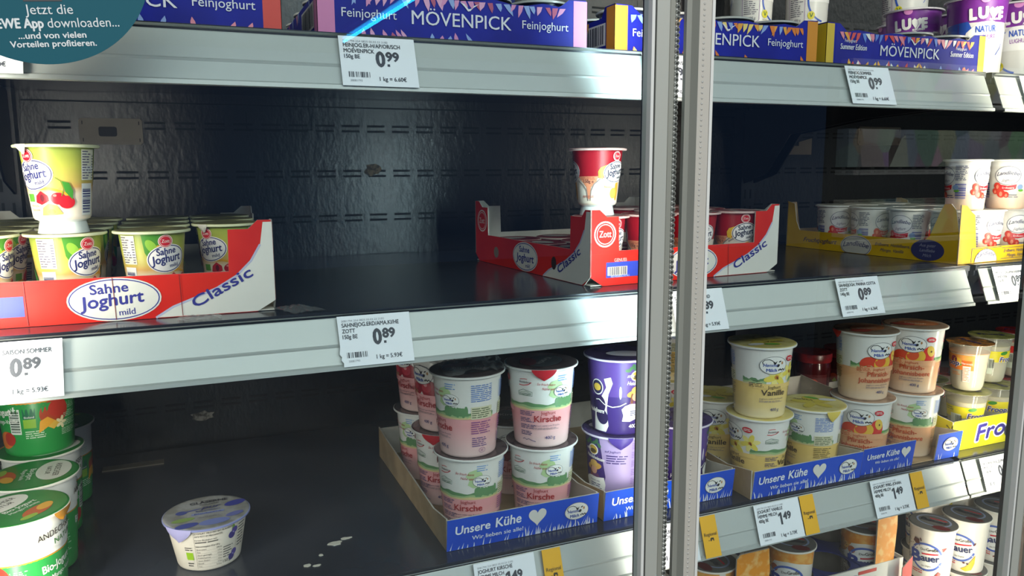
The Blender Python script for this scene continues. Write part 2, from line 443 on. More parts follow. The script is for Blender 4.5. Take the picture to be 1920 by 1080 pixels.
# glass doors
GLASS = clear_mat('door_glass', 'f3f8f8', .0)
STL = mat('a3a69e', .5, .1); STL2 = mat('b3b0a6', .5, .1); STD = mat('84867d', .5, .1); SEAL = mat('17181a', .6); EDGE = mat('cfd1cc', .4, 0)
def door(n, x0, x1, gasket):
    d = bpy.data.objects.new('door_%d' % n, None); C.objects.link(d); d.location = (x0, YG, .22); struct(d)
    off = Vector((-x0, -YG, -.22)); z0, z1 = .22, 2.1; sw = .030
    def part(name, mb): o = mb.build(name, d); o.location = off; struct(o); return o
    mb = MB(); mb.box((x0 + sw - .006, YG + .004, z0 + .02), (x1 - sw + .006, YG + .0045, z1 - .02), GLASS); part('glass_pane', mb)
    for sgn, xa in ((1, x0), (-1, x1)):
        mb = MB(); base = STL if sgn < 0 else STL2
        def bx(a, b_, ya, yb, m_):
            a, b_ = xa + sgn * a, xa + sgn * b_
            mb.box((min(a, b_), YG + ya, z0), (max(a, b_), YG + yb, z1), m_)
        bx(.0, .011, .002, .007, STD); bx(.011, .0255, -.004, .010, base); bx(.0255, .027, -.002, .02, SEAL); bx(.027, .0305, -.003, .012, EDGE)
        # bevel between the deep and the shallow face
        xs = sorted((xa + sgn * .007, xa + sgn * .011))
        a, c_ = (xa + sgn * .011), (xa + sgn * .006)
        mb.add([(a, YG - .004, z0), (a, YG - .004, z1), (c_, YG + .002, z1), (c_, YG + .002, z0)], [(0, 1, 2, 3) if sgn > 0 else (3, 2, 1, 0)], STD)
        part('stile', mb)
    for za, zb in ((z0, z0 + .03), (z1 - .03, z1)):
        mb = MB(); mb.box((x0 + sw, YG - .003, za), (x1 - sw, YG + .02, zb), STL); part('cross_rail', mb)
    if gasket:
        mb = MB(); g = clear_mat('gasket_film', 'c9cdca', .3, 1.3, 0, ('8f938d', .62)); dk, lt = mat('2c2f2c', .5), mat('e3e6e2', .4)
        xg = x1 + .0022; zz = z0 + .02
        while zz < z1 - .02:
            mb.tube([(xg, YG + .002, zz), (xg, YG + .0026, zz)], .0030, g, 12)
            mb.tube([(xg + .0004, YG + .0012, zz), (xg + .0004, YG + .0019, zz)], .0012, dk, 8); mb.tube([(xg - .0016, YG + .0012, zz + .0027), (xg - .0016, YG + .0019, zz + .0027)], .0007, lt, 8)
            zz += .0054
        part('door_gasket', mb)
def dots(n, x):
    d = bpy.data.objects['door_%d' % n]; mb = MB(); zz = .26; m_ = mat('b5b5ae', .35)
    while zz < 2.06: mb.tube([(x, YG - .0042, zz), (x, YG - .0039, zz)], .0013, m_, 8); zz += .0054
    o = mb.build('dot_strip', d); o.location = (-d.location.x, -YG, -.22); struct(o)
door(1, -.192, .462, True); door(2, .475, 1.060, False); dots(2, .475 + .0165); door(3, 1.073, 1.66, False); door(4, -.80, -.205, False)
for x, ys in STRIPS:
    mb = MB(); mb.box((-.007, -.002, -.9), (.007, .004, .9), mat('d8dad6', .4)); mb.box((-.004, .004, -.88), (.004, .006, .88), emit_mat('fff4e6', 3))
    o = mb.build('led_strip', None, (x, ys, 1.25)); struct(o)

# the shop on the aisle side (seen only as faint reflections in the glass)
b = MB(); b.box((-8, -10, -.02), (12, 1.6, 0), mottle('floor_tiles', '8d8c88', '9a9994', 3, .3)); struct(b.build('floor'))
b = MB(); b.box((-8, -10, 3.0), (12, 1.6, 3.05), mat('3c4046', .8)); struct(b.build('ceiling'))
def packs_mat():
    mt = bpy.data.materials.new('shelf_stock'); mt.use_nodes = True; nt = mt.node_tree; bb = nt.nodes['Principled BSDF']
    tc = nt.nodes.new('ShaderNodeTexCoord'); vo = nt.nodes.new('ShaderNodeTexVoronoi'); vo.inputs['Scale'].default_value = 5
    mp = nt.nodes.new('ShaderNodeMapping'); mp.inputs['Scale'].default_value = (1.4, 1, .8)
    nt.links.new(tc.outputs['Object'], mp.inputs[0]); nt.links.new(mp.outputs[0], vo.inputs['Vector']); hs = nt.nodes.new('ShaderNodeHueSaturation'); hs.inputs['Saturation'].default_value = .45; hs.inputs['Value'].default_value = .8
    nt.links.new(vo.outputs['Color'], hs.inputs['Color']); nt.links.new(hs.outputs[0], bb.inputs['Base Color'])
    return mt
b = MB(); b.box((3.85, -2.6, 0), (8.5, -2.55, 2.3), mat('2b2d30', .6))
PK = packs_mat()
for z in (.5, .95, 1.4, 1.83): b.box((3.9, -2.549, z), (8.4, -2.45, z + .24), PK); b.box((3.9, -2.549, z - .05), (8.4, -2.40, z - .02), mat('c9ccc9', .4))
struct(b.build('wall_front'))
def ceiling_tube(x, y0, y1, label, h, s):
    t = thing('ceiling_light', label, 'light', (x, y0, 2.9))
    mb = MB(); mb.box((-.05, 0, .03), (.05, y1 - y0, .10), mat('c8cccd', .5)); mb.build('housing', t)
    mb = MB(); mb.tube([(0, 0, 0), (0, y1 - y0, 0)], .018, emit_mat(h, s)); mb.build('tube', t); t.rotation_euler[2] = -.049
ceiling_tube(1.88, -8.25, -4.4, 'long blue-white ceiling tube mirrored as a diagonal streak in the left glass', '1fb0ff', 34)
t = thing('ceiling_light', 'round greenish white ceiling lamp mirrored as a bright spot in the right glass', 'light', (8.04, -5.52, 2.94))
mb = MB(); mb.lathe([(.0, -.1), (.09, -.08), (.14, -.02), (.14, 0)], emit_mat('d8fff0', 22), 24); mb.build('lamp_globe', t)
mb = MB(); mb.lathe([(.15, 0), (.16, .02), (.16, .15), (0, .15)], mat('d0d4d2', .4), 24); mb.build('housing', t)

# ------------------------------------------------------------------ price tags
WHITE = mat('f2f4f8', .5); INK = mat('44464e', .6); INKL = mat('8d9097', .6)
RA = math.atan2(.0175, .0465)
def on_rail(art, name, x, z, label, cat, group=None):
    """slip a card into the rail of the shelf at height z, left edge at x"""
    V = Vector((0, .0165, .0445)).normalized()
    mb = MB(); pts = art.outline
    mb.prism(pts, (0, 0, 0), (1, 0, 0), V, .0004, pts_m(art)); flat(mb, art, (0, 0, 0), (1, 0, 0), V)
    o = mb.build(name); o.location = (x, YF - .0232, z - .0512); tag(o, label, cat, group); return o
def pts_m(a): return a.base
TW, TH = .0735, .0505
def price(x, z, lines, big, cents, kilo, label, torn=False, ref='2081794 254 0825 05.03.23 2182', ink=INK):
    a = Art(); a.base = WHITE; a.outline = [(0, 0), (TW, 0), (TW, TH), (0, TH)]
    if torn: a.outline = [(.0025, 0), (TW, 0), (TW, TH), (0, TH), (.0006, .02), (-.0006, .013), (.0016, .010), (.0006, .007), (.0028, .004)]
    a.text(ref, .004, TH - .0060, .0020, INKL, w=.043)
    for i, l in enumerate(lines): a.text(l, .004, TH - .0112 - i * .0058, .0040, ink, bold=.022, wf=.84)
    if big == '1': a.poly([(.0388, .0205), (.0418, .0205), (.0418, .0358), (.0394, .0358), (.0362, .0335), (.0362, .0308), (.0388, .0324)], ink, 2)
    else: a.text(big, .0345, .0205, .0150, ink, bold=.04, w=.0076); a.rect(.0445, .0205, .0470, .0230, ink)
    a.text(cents, .0440, .0262, .0092, ink, bold=.045, w=.0122)
    a.bars(.0065, .0085, .0205, .0055, 13, INK, seed=len(label)); a.text('20081793', .0075, .0042, .0020, INKL)
    a.text(kilo, .0355, .0055, .0041, ink, bold=.018, wf=.90)
    return on_rail(a, 'price_tag', x, z, label, 'price tag')
price(-.1855, ZT, ['FEINJOG.ER-H/AP/OR/SCH', 'MOEVENPICK', '150g BE'], '0', '99', '1 kg = 6.60€', 'white price tag on the top rail partly behind the round teal sticker')
price(.1445, ZT, ['FEINJOG.ER-H/AP/OR/SCH', 'MOEVENPICK', '150g BE'], '0', '99', '1 kg = 6.60€', 'white price tag reading 0.99 on the top rail under the pink-ended blue carton')
price(.4775, ZT, ['FEINJOG.ER-H/AP/OR/SCH', 'MOEVENPICK', '150g BE'], '0', '99', '1 kg = 6.60€', 'white price tag on the top rail half hidden behind the door frames')
price(.7715, ZT, ['FEINJOG.SOMMER', 'MOEVENPICK', '150g BE'], '0', '99', '1 kg = 6.60€', 'white price tag reading 0.99 on the top rail right of the door frames')
price(1.094, ZT, ['LUVE NATUR', 'PROLUPIN', '400g BE'], '1', '99', '1 kg = 4.98€', 'white price tag cut by the picture edge at top right')
price(-.178, ZM, ['SAHNEJOG.SAISON SOMMER', 'ZOTT', '150g BE'], '0', '89', '1 kg = 5.93€', 'white price tag reading SAISON SOMMER at the left end of the middle rail')
price(.1330, ZM, ['SAHNEJOG.ERD/AMA.KI/HE', 'ZOTT', '150g BE'], '0', '89', '1 kg = 5.93€', 'white price tag with a torn left edge in the middle of the middle rail', True)
price(.5230, ZM, ['SAHNEJOG.KI/BAN/ERD', 'ZOTT', '150g BE'], '0', '89', '1 kg = 5.93€', 'white price tag on the middle rail partly behind the door frames')
price(.7760, ZM, ['SAHNEJOGH. PANNA COTTA', 'ZOTT', '140g BE'], '0', '89', '1 kg = 6.36€', 'white price tag reading PANNA COTTA on the middle rail')
price(1.0715, ZM, ['FRUCHTJ.ERD/MA/VAN/HE', 'LANDLIEBE', '150g BE'], '0', '89', '1 kg = 5.93€', 'white price tag under the yellow tray at the right picture edge')
price(.2725, ZB, ['JOGHURT KIRSCHE', 'HEMME MILCH', '400g BE'], '1', '49', '1 kg = 3.73€', 'white price tag reading JOGHURT KIRSCHE at the bottom picture edge')
price(.4930, ZB, ['JOGH.HEIDELBEER', 'HEMME MILCH', '400g BE'], '1', '49', '1 kg = 3.73€', 'white price tag on the lower rail behind the door frames')
price(.6590, ZB, ['JOGHURT VANILLE', 'HEMME MILCH', '400g BE'], '1', '49', '1 kg = 3.73€', 'white price tag reading JOGHURT VANILLE under the vanilla cups')
price(.8610, ZB, ['JOGHURT PFIRS.-JOHAN.', 'HEMME MILCH', '400g BE'], '1', '49', '1 kg = 3.73€', 'white price tag under the peach cups, glaring in the light')
price(1.0810, ZB, ['FROOP(BI,ER,KI,ZI,PFI)', 'MUELLER', '150g BE'], '0', '69', '1 kg = 4.60€', 'white price tag under the bright yellow box')
YEL = mat('f2b51c', .5)
def regional(x, z, label):
    a = Art(); a.base = YEL; W = .0235; a.outline = [(0, 0), (W, 0), (W, TH), (0, TH)]
    a.text('Regional', W / 2, .026, .0042, mat('3a3320', .6), w=.0185, al='c', bold=.01)
    a.line([(.0075, .0205), (.0095, .0205)], .0008, mat('3a3320', .6)); a.poly([(.0105, .0195), (.0125, .0195), (.0128, .0212), (.0145, .0212), (.0147, .0195), (.0162, .0195), (.0160, .0232), (.0120, .0236), (.0108, .0225)], mat('3a3320', .6))
    return on_rail(a, 'shelf_label', x, z, label, 'label')
regional(.3560, ZB, 'yellow Regional label beside the tag at the bottom picture edge')
regional(.5745, ZB, 'yellow Regional label just right of the door frames')
regional(.7345, ZB, 'yellow Regional label beside the vanilla price tag')
regional(.9375, ZB, 'yellow Regional label beside the glaring peach price tag')

# round teal sticker on the left door
st = thing('door_sticker', 'round teal sticker with white writing on the left glass door', 'sticker', (-.088, YG + .0032, 1.4 + .1535), 0)
a = Art(); R_ = .0755; TEAL = mat('0d5563', .6, 0, .25)
mb = MB(); mb.prism([(R_ * math.cos(i * PI / 48), R_ * math.sin(i * PI / 48)) for i in range(96)], (0, 0, 0), (1, 0, 0), (0, 0, 1), .0004, TEAL)
TW_ = mat('d6dcdc', .6)
a.text('Jetzt die', .0035, -.0400, .0070, TW_, al='c', w=.031, bold=.0); a.text('REWE App', -.0018, -.0495, .0068, TW_, al='r', w=.034, bold=.03)
a.text('downloaden...', .0010, -.0495, .0068, TW_, al='l', w=.0475); a.text('...und von vielen', .003, -.0570, .0044, TW_, al='c', w=.044, bold=.022)
a.text('Vorteilen profitieren.', .003, -.0630, .0044, TW_, al='c', w=.056, bold=.022)
a.poly([(-.012, -.031), (.013, -.031), (.010, .02), (-.010, .02)], mat('2a2d33', .4)); a.rect(-.0085, -.0285, .0095, .02, mat('c9d3d8', .4), 2)
flat(mb, a, (0, 0, 0), (1, 0, 0), (0, 0, 1))
o = mb.build('sticker_film', st); o.rotation_euler[1] = -4.5 * D2R

# ------------------------------------------------------------------ cups
def cup(label, prof, wall, art, rn, mats, lid, lid_art=None, base_mat=None, tabs=(), rim_mat=None, lid_h=.0004):
    """prof: outer (r, z) from the foot up to under the rim; wall: the straight printed part (two or more points); mats per segment"""
    t = thing('yoghurt_cup', label, 'yoghurt cup')
    (rt, zt) = prof[-1]; R = tabs_R = prof_R(prof)
    body = [(0, .0008), (prof[0][0] - .002, .0008), (prof[0][0], 0)] + prof[1:]
    mm = [base_mat or mats[0]] * 2 + mats
    mb = MB(); mb.lathe([(0, .001)] + [(prof[0][0] - .0015, .001)] + prof, None, 56, mats=[mats[0], mats[0]] + mats)
    if art: wrap(mb, art, wall, rn)
    mb.build('cup_body', t)
    # rim lip
    mb = MB(); ro = R + .0; mb.lathe([(rt, zt - .0010), (ro - .0010, zt - .0012), (ro - .0002, zt - .0008), (ro, zt), (ro, zt + .0010), (ro - .0008, zt + .0016), (rt - .001, zt + .0016)], rim_mat or mat('e8e6e0', .3), 56)
    mb.build('rim', t)
    mb = MB(); zl = zt + .0017
    mb.lathe([(ro - .0008, zl - .0002), (ro - .0010, zl), (ro - .003, zl + lid_h), (ro - .006, zl + .0001), (0, zl + .0003)], lid, 56)
    if lid_art: flat(mb, lid_art, (0, 0, zl + .0004), (1, 0, 0), (0, 1, 0))
    mb.build('foil_lid', t)
    for ang, wd, ht, col in tabs:
        mb = MB(); n = 8; vs = []; ns = []
        for j in range(6):
            q = j / 5
            for i in range(n + 1):
                p = (i / n - .5) * 2
                hw = wd / 2 * (1 - .75 * q ** 1.7)
                aa = ang * D2R + p * hw / R
                rr = R + .0006 - .0024 * q ** 2 * (1 + .4 * abs(p)); zz = zl - q * ht * (1 - .12 * abs(p))
                vs.append((rr * math.sin(aa), -rr * math.cos(aa), zz))
        mb.add(vs, [(j * (n + 1) + i + 1, j * (n + 1) + i, (j + 1) * (n + 1) + i, (j + 1) * (n + 1) + i + 1) for j in range(5) for i in range(n)], col, True)
        mb.build('pull_tab', t)
    t['h'] = zl + .0005
    return t
RIMS = {}
def prof_R(prof): return RIMS[id(prof)]
def P_(prof, R): RIMS[id(prof)] = R; return prof
KEEP = []
NAVY = mat('2b2f6b', .4); CREAM = mat('efe3d6', .4); RED = mat('cf2030', .4); OFFW = mat('eeebe4', .38); LEAF = mat('3f8a2e', .4); LEAF2 = mat('6fb040', .4)

def zott_ring(a, x, y, r, z=4, disc=RED, rim=mat('f0d8d0', .4)):
    a.ell(x, y, r, r, rim, z); a.ell(x, y, r * .88, r * .88, disc, z + 1); a.ring(x, y, r * .78, r * .78, r * .06, rim, z + 2)
    a.text('Zott', x, y - r * .22, r * .5, rim, z + 3, bold=.01, w=r * 1.1, al='c')
def sahne_logo(a, x, y, k, z=2, notch=True, ink=NAVY, paper=mat('f3e9e4', .4)):
    """oval with the three-line product name; k: half width"""
    a.ell(x, y, k * 1.0, k * .74, paper, z, 8); a.ring(x, y, k * .95, k * .69, k * .045, ink, z + 1, 8)
    a.text('Sahne', x - k * .52, y + k * .16, k * .34, ink, z + 2, bold=.02, shear=.12, rot=8, w=k * .95)
    a.text('Joghurt', x - k * .76, y - k * .30, k * .42, ink, z + 2, bold=.022, shear=.1, rot=8, w=k * 1.5)
    a.text('mild', x + k * .12, y - k * .48, k * .20, ink, z + 2, bold=.015, rot=8)
# --- green cup with cherry and banana
zp = P_([(.0215, 0), (.0213, .0012), (.0193, .0105), (.0200, .0116), (.0226, .0128), (.0238, .0150), (.0240, .0165), (.0305, .0790)], .0357); KEEP.append(zp)
zwall = [(.0240, .0165), (.0305, .0790)]; ZR = .0275
FOOT = mat('dfe2dd', .18); ZG = ramp_mat('green_print', [(0, 'eee0cf'), (.30, 'ecd9bd'), (.42, 'd9a55a'), (.52, 'c9b458'), (.72, 'b9b84c'), (1, '8f9f42')], hi=.079, lo=.0165, noise=.18, nscale=45)
def zott_green():
    a = Art()
    for s0 in (-.028, .058):
        if s0 > 0:
            a.poly([(s0 - .022, .079), (s0 - .020, .060), (s0 - .014, .048), (s0 - .006, .058), (s0, .079)], mat('4c8d2c', .4), 1)
            a.ell(s0 - .014, .066, .004, .007, mat('8fbb3e', .4), 2, 30); a.ell(s0 - .009, .062, .003, .005, mat('e2a532', .4), 2, -20)
            a.poly([(s0 - .016, .0165), (s0 - .016, .024), (s0 - .004, .031), (s0 + .018, .0235), (s0 + .018, .0165)], mat('e08d1e', .4), 1)
            a.ell(s0 - .003, .0245, .009, .004, mat('6c9a35', .4), 2); a.text('Saison', s0 - .010, .0230, .003, OFFW, 3)
        sahne_logo(a, s0, .0535, .0188, 3); zott_ring(a, s0 - .002, .0705, .0064, 7)
        f = s0 + .021; n0 = len(a.sh)
        a.line([(f - .020, .041), (f - .008, .0415), (f + .003, .0385), (f + .012, .033)], .0022, mat('e0a02a', .4), 1)
        a.rect(s0 - .011, .0295, s0 - .0025, .0365, mat('5d9b34', .4), 2); a.text('Kirsch-', s0 - .008, .0245, .0026, mat('b8573a', .4), 3); a.text('Banane', s0 - .008, .0210, .0026, mat('b8573a', .4), 3)
        a.poly([(f - .0175, .0290), (f - .0165, .0345), (f - .0125, .0382), (f - .008, .0345), (f - .0075, .0300), (f - .013, .0270)], mat('c3202b', .35), 4); a.ell(f - .012, .0325, .0016, .003, mat('6d1220', .4), 5)
        a.ell(f - .001, .0320, .0052, .0048, mat('b51c2a', .3), 4); a.ell(f + .0045, .0290, .0056, .0052, mat('c4212c', .3), 5); a.ell(f - .003, .0345, .0012, .001, mat('e88a80', .3), 6)
        a.line([(f + .0015, .0340), (f + .003, .040), (f + .0015, .046), (f - .002, .049)], .0006, mat('6f8a2a', .4), 6)
        a.poly([(f + .002, .046), (f + .0065, .0445), (f + .009, .038), (f + .0085, .031), (f + .004, .037)], LEAF, 7)
        a.poly([(f - .0135, .0175), (f - .0125, .0245), (f - .008, .0280), (f - .0025, .0265), (f + .0015, .0195), (f - .005, .0165)], mat('e9c55a', .4), 6.2); a.ell(f - .006, .0215, .0025, .002, mat('cf9a3e', .4), 7)
        a.sh[n0 + 4:] = [([(f + .001 + (p - f) * 1.28, max(.0172, .030 + (q - .030) * 1.12)) for p, q in v], fc, m_, z) for v, fc, m_, z in a.sh[n0 + 4:]]
    s = .022; P = mat('ece6cf', .4)
    a.rect(s - .0080, .0485, s + .0080, .0765, P, 2); a.rect(s - .0080, .0560, s + .0080, .0615, OFFW, 3)
    a.greek(s - .0072, .0492, .011, .0265, 11, mat('6b6478', .5), 4, .5); a.greek(s + .0046, .0492, .003, .0225, 9, mat('6b6478', .5), 4)
    for k in range(7): a.rect(s - .008, .0515 + k * .0034, s + .008, .0516 + k * .0034, mat('a9a295', .5), 4)
    a.rect(s - .0080, .0165, s + .0060, .0455, OFFW, 2); a.bars(s - .0070, .0185, .0110, .0225, 17, NAVY, 3, False)
    return a
LIDG = mottle('green_lid', '8f8a58', '6a6440', 60, .35, .4, .6)
ZC = cup('', zp, zwall, zott_green(), ZR, [FOOT] * 4 + [ZG] * 3, LIDG, None, None, [(-62, .013, .009, mat('d9d4c6', .35))], mat('dfe0b8', .35))
# --- red banana cup
CRM = ramp_mat('cream_swirl', [(0, 'd9c2a8'), (.5, 'e6d8c8'), (1, 'd8c3b2')], hi=.05, noise=.5, nscale=35)
DRED = mat('a01422', .38); zp2 = P_([(.0215, 0), (.0213, .0012), (.0193, .0105), (.0200, .0116), (.0226, .0128), (.0238, .0150), (.0240, .0165), (.0270, .0455), (.0305, .0790)], .0357); KEEP.append(zp2)
def zott_red():
    a = Art()
    for s0 in (-.044, .022, ):
        x = s0 - .032
        a.poly([(x - .0155, .047), (x + .0125, .0475), (x + .010, .041), (x + .003, .034), (x + .0015, .020), (x - .0015, .020), (x - .003, .034), (x - .011, .043)], mat('d98a66', .4), 2)
        a.line([(x - .016, .042), (x - .008, .037), (x - .003, .030), (x - .0015, .018)], .0016, mat('8f7f78', .4), 3); a.line([(x + .016, .045), (x + .007, .038), (x + .003, .030), (x + .0015, .018)], .0016, mat('8f7f78', .4), 3)
        a.text('150g e', x, .0395, .0038, mat('5a3338', .4), 4, bold=.01, al='c'); a.greek(x - .010, .043, .02, .0035, 2, mat('a8523e', .4), 4); a.greek(x - .009, .0215, .018, .003, 2, mat('a8523e', .4), 4)
        b_ = s0 - .012
        a.poly([(b_ - .0075, .047), (b_ - .008, .053), (b_ - .005, .058), (b_ + .002, .0605), (b_ + .010, .060), (b_ + .010, .056), (b_ + .002, .055), (b_ - .001, .0505), (b_ - .002, .044), (b_ - .0055, .043)], mat('e2b024', .4), 2)
        a.poly([(b_ - .001, .0505), (b_ + .003, .055), (b_ + .012, .055), (b_ + .008, .046), (b_ + .002, .0445)], mat('a9741c', .4), 3)
        a.line([(b_ - .006, .040), (b_ + .004, .046), (b_ + .012, .047)], .0022, mat('9a8880', .4), 1)
        sahne_logo(a, s0 + .004, .0525, .0178, 4, ink=mat('1d2040', .4)); zott_ring(a, s0 + .003, .0712, .0058, 8)
        a.text('Banane', s0 - .012, .0335, .0028, mat('c98a3a', .4), 4)
        a.ell(s0 + .002, .0270, .0055, .0065, mat('e2bd52', .4), 2); a.ell(s0 + .0085, .030, .004, .012, mat('d99a2e', .4), 2)
    a.greek(-.084, .050, .014, .025, 12, mat('d7b9b4', .4), 3); a.bars(-.083, .0175, .010, .024, 14, mat('3a3040', .4), 4, False); a.rect(-.084, .0168, -.072, .0435, mat('e6dcd2', .4), 3)
    return a
LIDR = mottle('red_lid', '8f2a2c', 'b7a9a0', 60, .3, .45, .6)
ZRC = cup('', zp2, [(.0240, .0165), (.0270, .0455), (.0305, .0790)], zott_red(), ZR, [FOOT] * 4 + [CRM] * 3 + [DRED], LIDR, None, None, (), mat('d9b9b2', .35))
# --- low pots lying deep in the red tray
lp = P_([(.026, 0), (.0262, .002), (.0305, .0335)], .0352); KEEP.append(lp)
la = Art(); la.ell(.006, .0, .02, .014, mat('cdbfb6', .4), 2, 20); la.ell(-.014, .010, .012, .008, mat('8c1c26', .4), 1)
LOW = cup('', lp, lp[1:], None, .028, [DRED] * 2, mottle('low_lid', '9c1a26', 'b04048', 30, .3), la, None, (), mat('cbb7ac', .35))

# --- large dairy cups: white top, rolling hills, coloured lower half
hp = P_([(.0305, 0), (.0322, .0012), (.0330, .0035), (.0368, .0500), (.0402, .0985), (.0402, .1000)], .0450); KEEP.append(hp)
hwall = [(.0330, .0035), (.0368, .0500), (.0402, .0985)]; HR = .0368
BLU = mat('2f4fa8', .4); GRN = mat('64905f', .4); GRN2 = mat('a3bd84', .4); GRY = mat('8d8f92', .4)
def cow_oval(a, x, y, k, z=4, fine=True):
    a.ell(x, y, k, k * .72, OFFW, z); a.ring(x, y, k, k * .72, k * .035, mat('6d7078', .4), z + 1)
    a.text('Hemme', x - k * .74, y - k * .10, k * .26, BLU, z + 2, bold=.018, shear=.22, w=k * .98); a.text('Milch', x - k * .52, y - k * .50, k * .25, BLU, z + 2, bold=.03, w=k * .74)
    K = mat('2c2a2c', .4)
    a.poly([(x - .12 * k, y + .38 * k), (x + .08 * k, y + .24 * k), (x + .22 * k, y + .36 * k), (x + .12 * k, y + .10 * k), (x + .02 * k, y + .05 * k)], K, z + 2)
    a.ell(x + .42 * k, y + .30 * k, .10 * k, .05 * k, K, z + 2, 30); a.ell(x + .60 * k, y + .18 * k, .07 * k, .12 * k, mat('b98552', .4), z + 2); a.ell(x + .30 * k, y - .02 * k, .10 * k, .13 * k, K, z + 2, -30)
    for i in range(5): a.ell(x + (.38 + .1 * i) * k, y - (.38 - .06 * (i % 2)) * k, .05 * k, .07 * k, K, z + 2, 40 * i)
    a.line([(x - .74 * k, y + .08 * k), (x - .80 * k, y + .26 * k), (x - .66 * k, y + .44 * k), (x - .34 * k, y + .48 * k), (x - .10 * k, y + .36 * k)], .05 * k, K, z + 2)
def hemme(kind):
    col, ink, name = {'kirsche': ('e8a3a4', 'a8282f', ['Kirsche']), 'vanille': ('eecb78', '4a3c2a', ['Vanille']), 'pfirsich': ('e6ab7e', 'c5502a', ['Pfirsich-', 'Johannisbeere'])}[kind]
    ink = mat(ink, .4); a = Art(); r = HR; dg = r * D2R
    low = mat({'kirsche': 'f0cfcb', 'vanille': 'ecdcb4', 'pfirsich': 'ecd0b2'}[kind], .4)
    # hills round the sides and back
    def hill(a0, a1, base, amp, m_, z, ph, lo=.049):
        n = 26; top = [((a0 + (a1 - a0) * i / n) * dg, base + amp * (math.sin(i * .55 + ph) * .6 + math.sin(i * 1.3 + ph) * .25)) for i in range(n + 1)]
        a.poly([(a0 * dg, lo)] + [(a1 * dg, lo)] + top[::-1], m_, z)
    for a0, a1 in ((40, 180), (-180, -128), (-62, -14)):
        hill(a0, a1, .0575, .0020, GRN, 1, .4 + a0); hill(a0, a1, .0540, .0015, GRN2, 2, 1.9 + a0); hill(a0, a1, .0515, .0012, mat('d9c48e', .4), 3, 2.4 + a0)
    rn = random.Random(5)
    for q in range(16): a.ell((142 + q * 2.5) * dg, .0572 + rn.random() * .002, .0022, .0045 + rn.random() * .002, GRN, 3)
    # front fruit
    if kind == 'kirsche':
        for x, y, rr in ((-.012, .0600, .0115), (.009, .0590, .0120)): a.ell(x, y, rr, rr * .98, mat('9e1f30', .3), 2); a.ell(x - .003, y + .002, rr * .6, rr * .6, mat('c23a48', .3), 3); a.ell(x - .004, y + .005, rr * .22, rr * .2, mat('eaa0a0', .3), 4)
        a.line([(-.010, .068), (-.004, .078), (-.002, .090)], .0008, mat('5a4030', .4), 3); a.line([(.010, .068), (.004, .080), (-.002, .090)], .0008, mat('5a4030', .4), 3)
    elif kind == 'vanille':
        for x, y, s in ((.004, .0600, 1.0), (.026, .0660, .8)):
            for q in range(6):
                an = q * 60 + 15; ca, sa = math.cos(an * D2R), math.sin(an * D2R)
                a.ell(x + .0085 * s * ca, y + .0078 * s * sa, .0085 * s, .0042 * s, mat('ecd75a' if q % 2 else 'f2e48a', .4), 2 + q % 2, an)
            a.ell(x, y, .003 * s, .003 * s, mat('c98a2a', .4), 5); a.ell(x + .001, y - .001, .0012, .0025, mat('7a3a1e', .4), 6, 30)
    else:
        a.ell(-.015, .0560, .0125, .0115, mat('d8452c', .35), 2); a.ell(.004, .0575, .0130, .0115, mat('e9b83e', .35), 3, 20); a.ell(.0, .0605, .008, .008, mat('e05a34', .35), 3)
        a.ell(.0215, .0600, .0095, .0145, mat('d83a30', .35), 2); a.ell(.0240, .0670, .0055, .0085, mat('edc552', .35), 3, 15); a.ell(.0245, .0665, .0010, .0016, mat('5a3322', .4), 5)
        for q in range(5): a.ell(.0135 + q * .0042, .0505 + .001 * (q % 2), .0024, .0024, mat('cf2a30', .3), 5)
        a.poly([(.030, .056), (.034, .0575), (.033, .053)], LEAF2, 5)
    C_ = mat(col, .4); a.rect(-40 * dg, .0440, 52 * dg, .0525 if len(name) == 2 else .0505, C_, 6)
    cow_oval(a, -.001, .0770, .0175, 8)
    a.ell(.0225, .0850, .0066, .0040, RED, 9, -8); a.poly([(.017, .0835), (.0195, .0815), (.0205, .084)], RED, 9); a.greek(.0180, .0830, .009, .0040, 2, OFFW, 10)
    # name
    for x0 in (-.001, 122 * dg):
        if len(name) == 1:
            a.text('Joghurt', x0 + .003, .0440, .0044, ink, 9, al='c', w=.0180); a.text(name[0], x0 + .003, .0345, .0078, ink, 9, bold=.02, al='c', w=.0335)
        else:
            a.text('Joghurt', x0, .0470, .0040, ink, 9, al='c', w=.0180); a.text(name[0], x0 + .001, .0380, .0070, ink, 9, bold=.02, al='c', w=.0330); a.text(name[1], x0, .0285, .0070, ink, 9, bold=.02, al='c', w=.0540)
        yb = .0272 if len(name) == 1 else .0225
        a.text('Joghurt mild mit Frucht', x0 + .001, yb + .0015, .0019, mat('4a4a66', .4), 9, al='c', w=.034); a.greek(x0 - .016, yb - .0030, .034, .0030, 2, mat('8d7f86', .4), 9)
        a.text('400 g', x0 + .006, .0120, .0042, mat('2f3a78', .4), 9, bold=.008, al='c')
    a.text('aus dem', -33 * dg, .0535, .0020, ink, 7, al='c'); a.greek(-48 * dg, .0455, .019, .0065, 3, ink, 7)
    # regional marks
    x = 84 * dg
    a.text('Brandenburg', x, .0830, .0030, mat('3a2a2c', .4), 5, shear=.3, al='c', w=.0135); a.line([(x - .0075, .0805), (x - .002, .0800), (x + .004, .0815), (x + .008, .0845)], .0009, RED, 5); a.line([(x - .006, .0875), (x, .0885), (x + .003, .0880)], .0007, RED, 5)
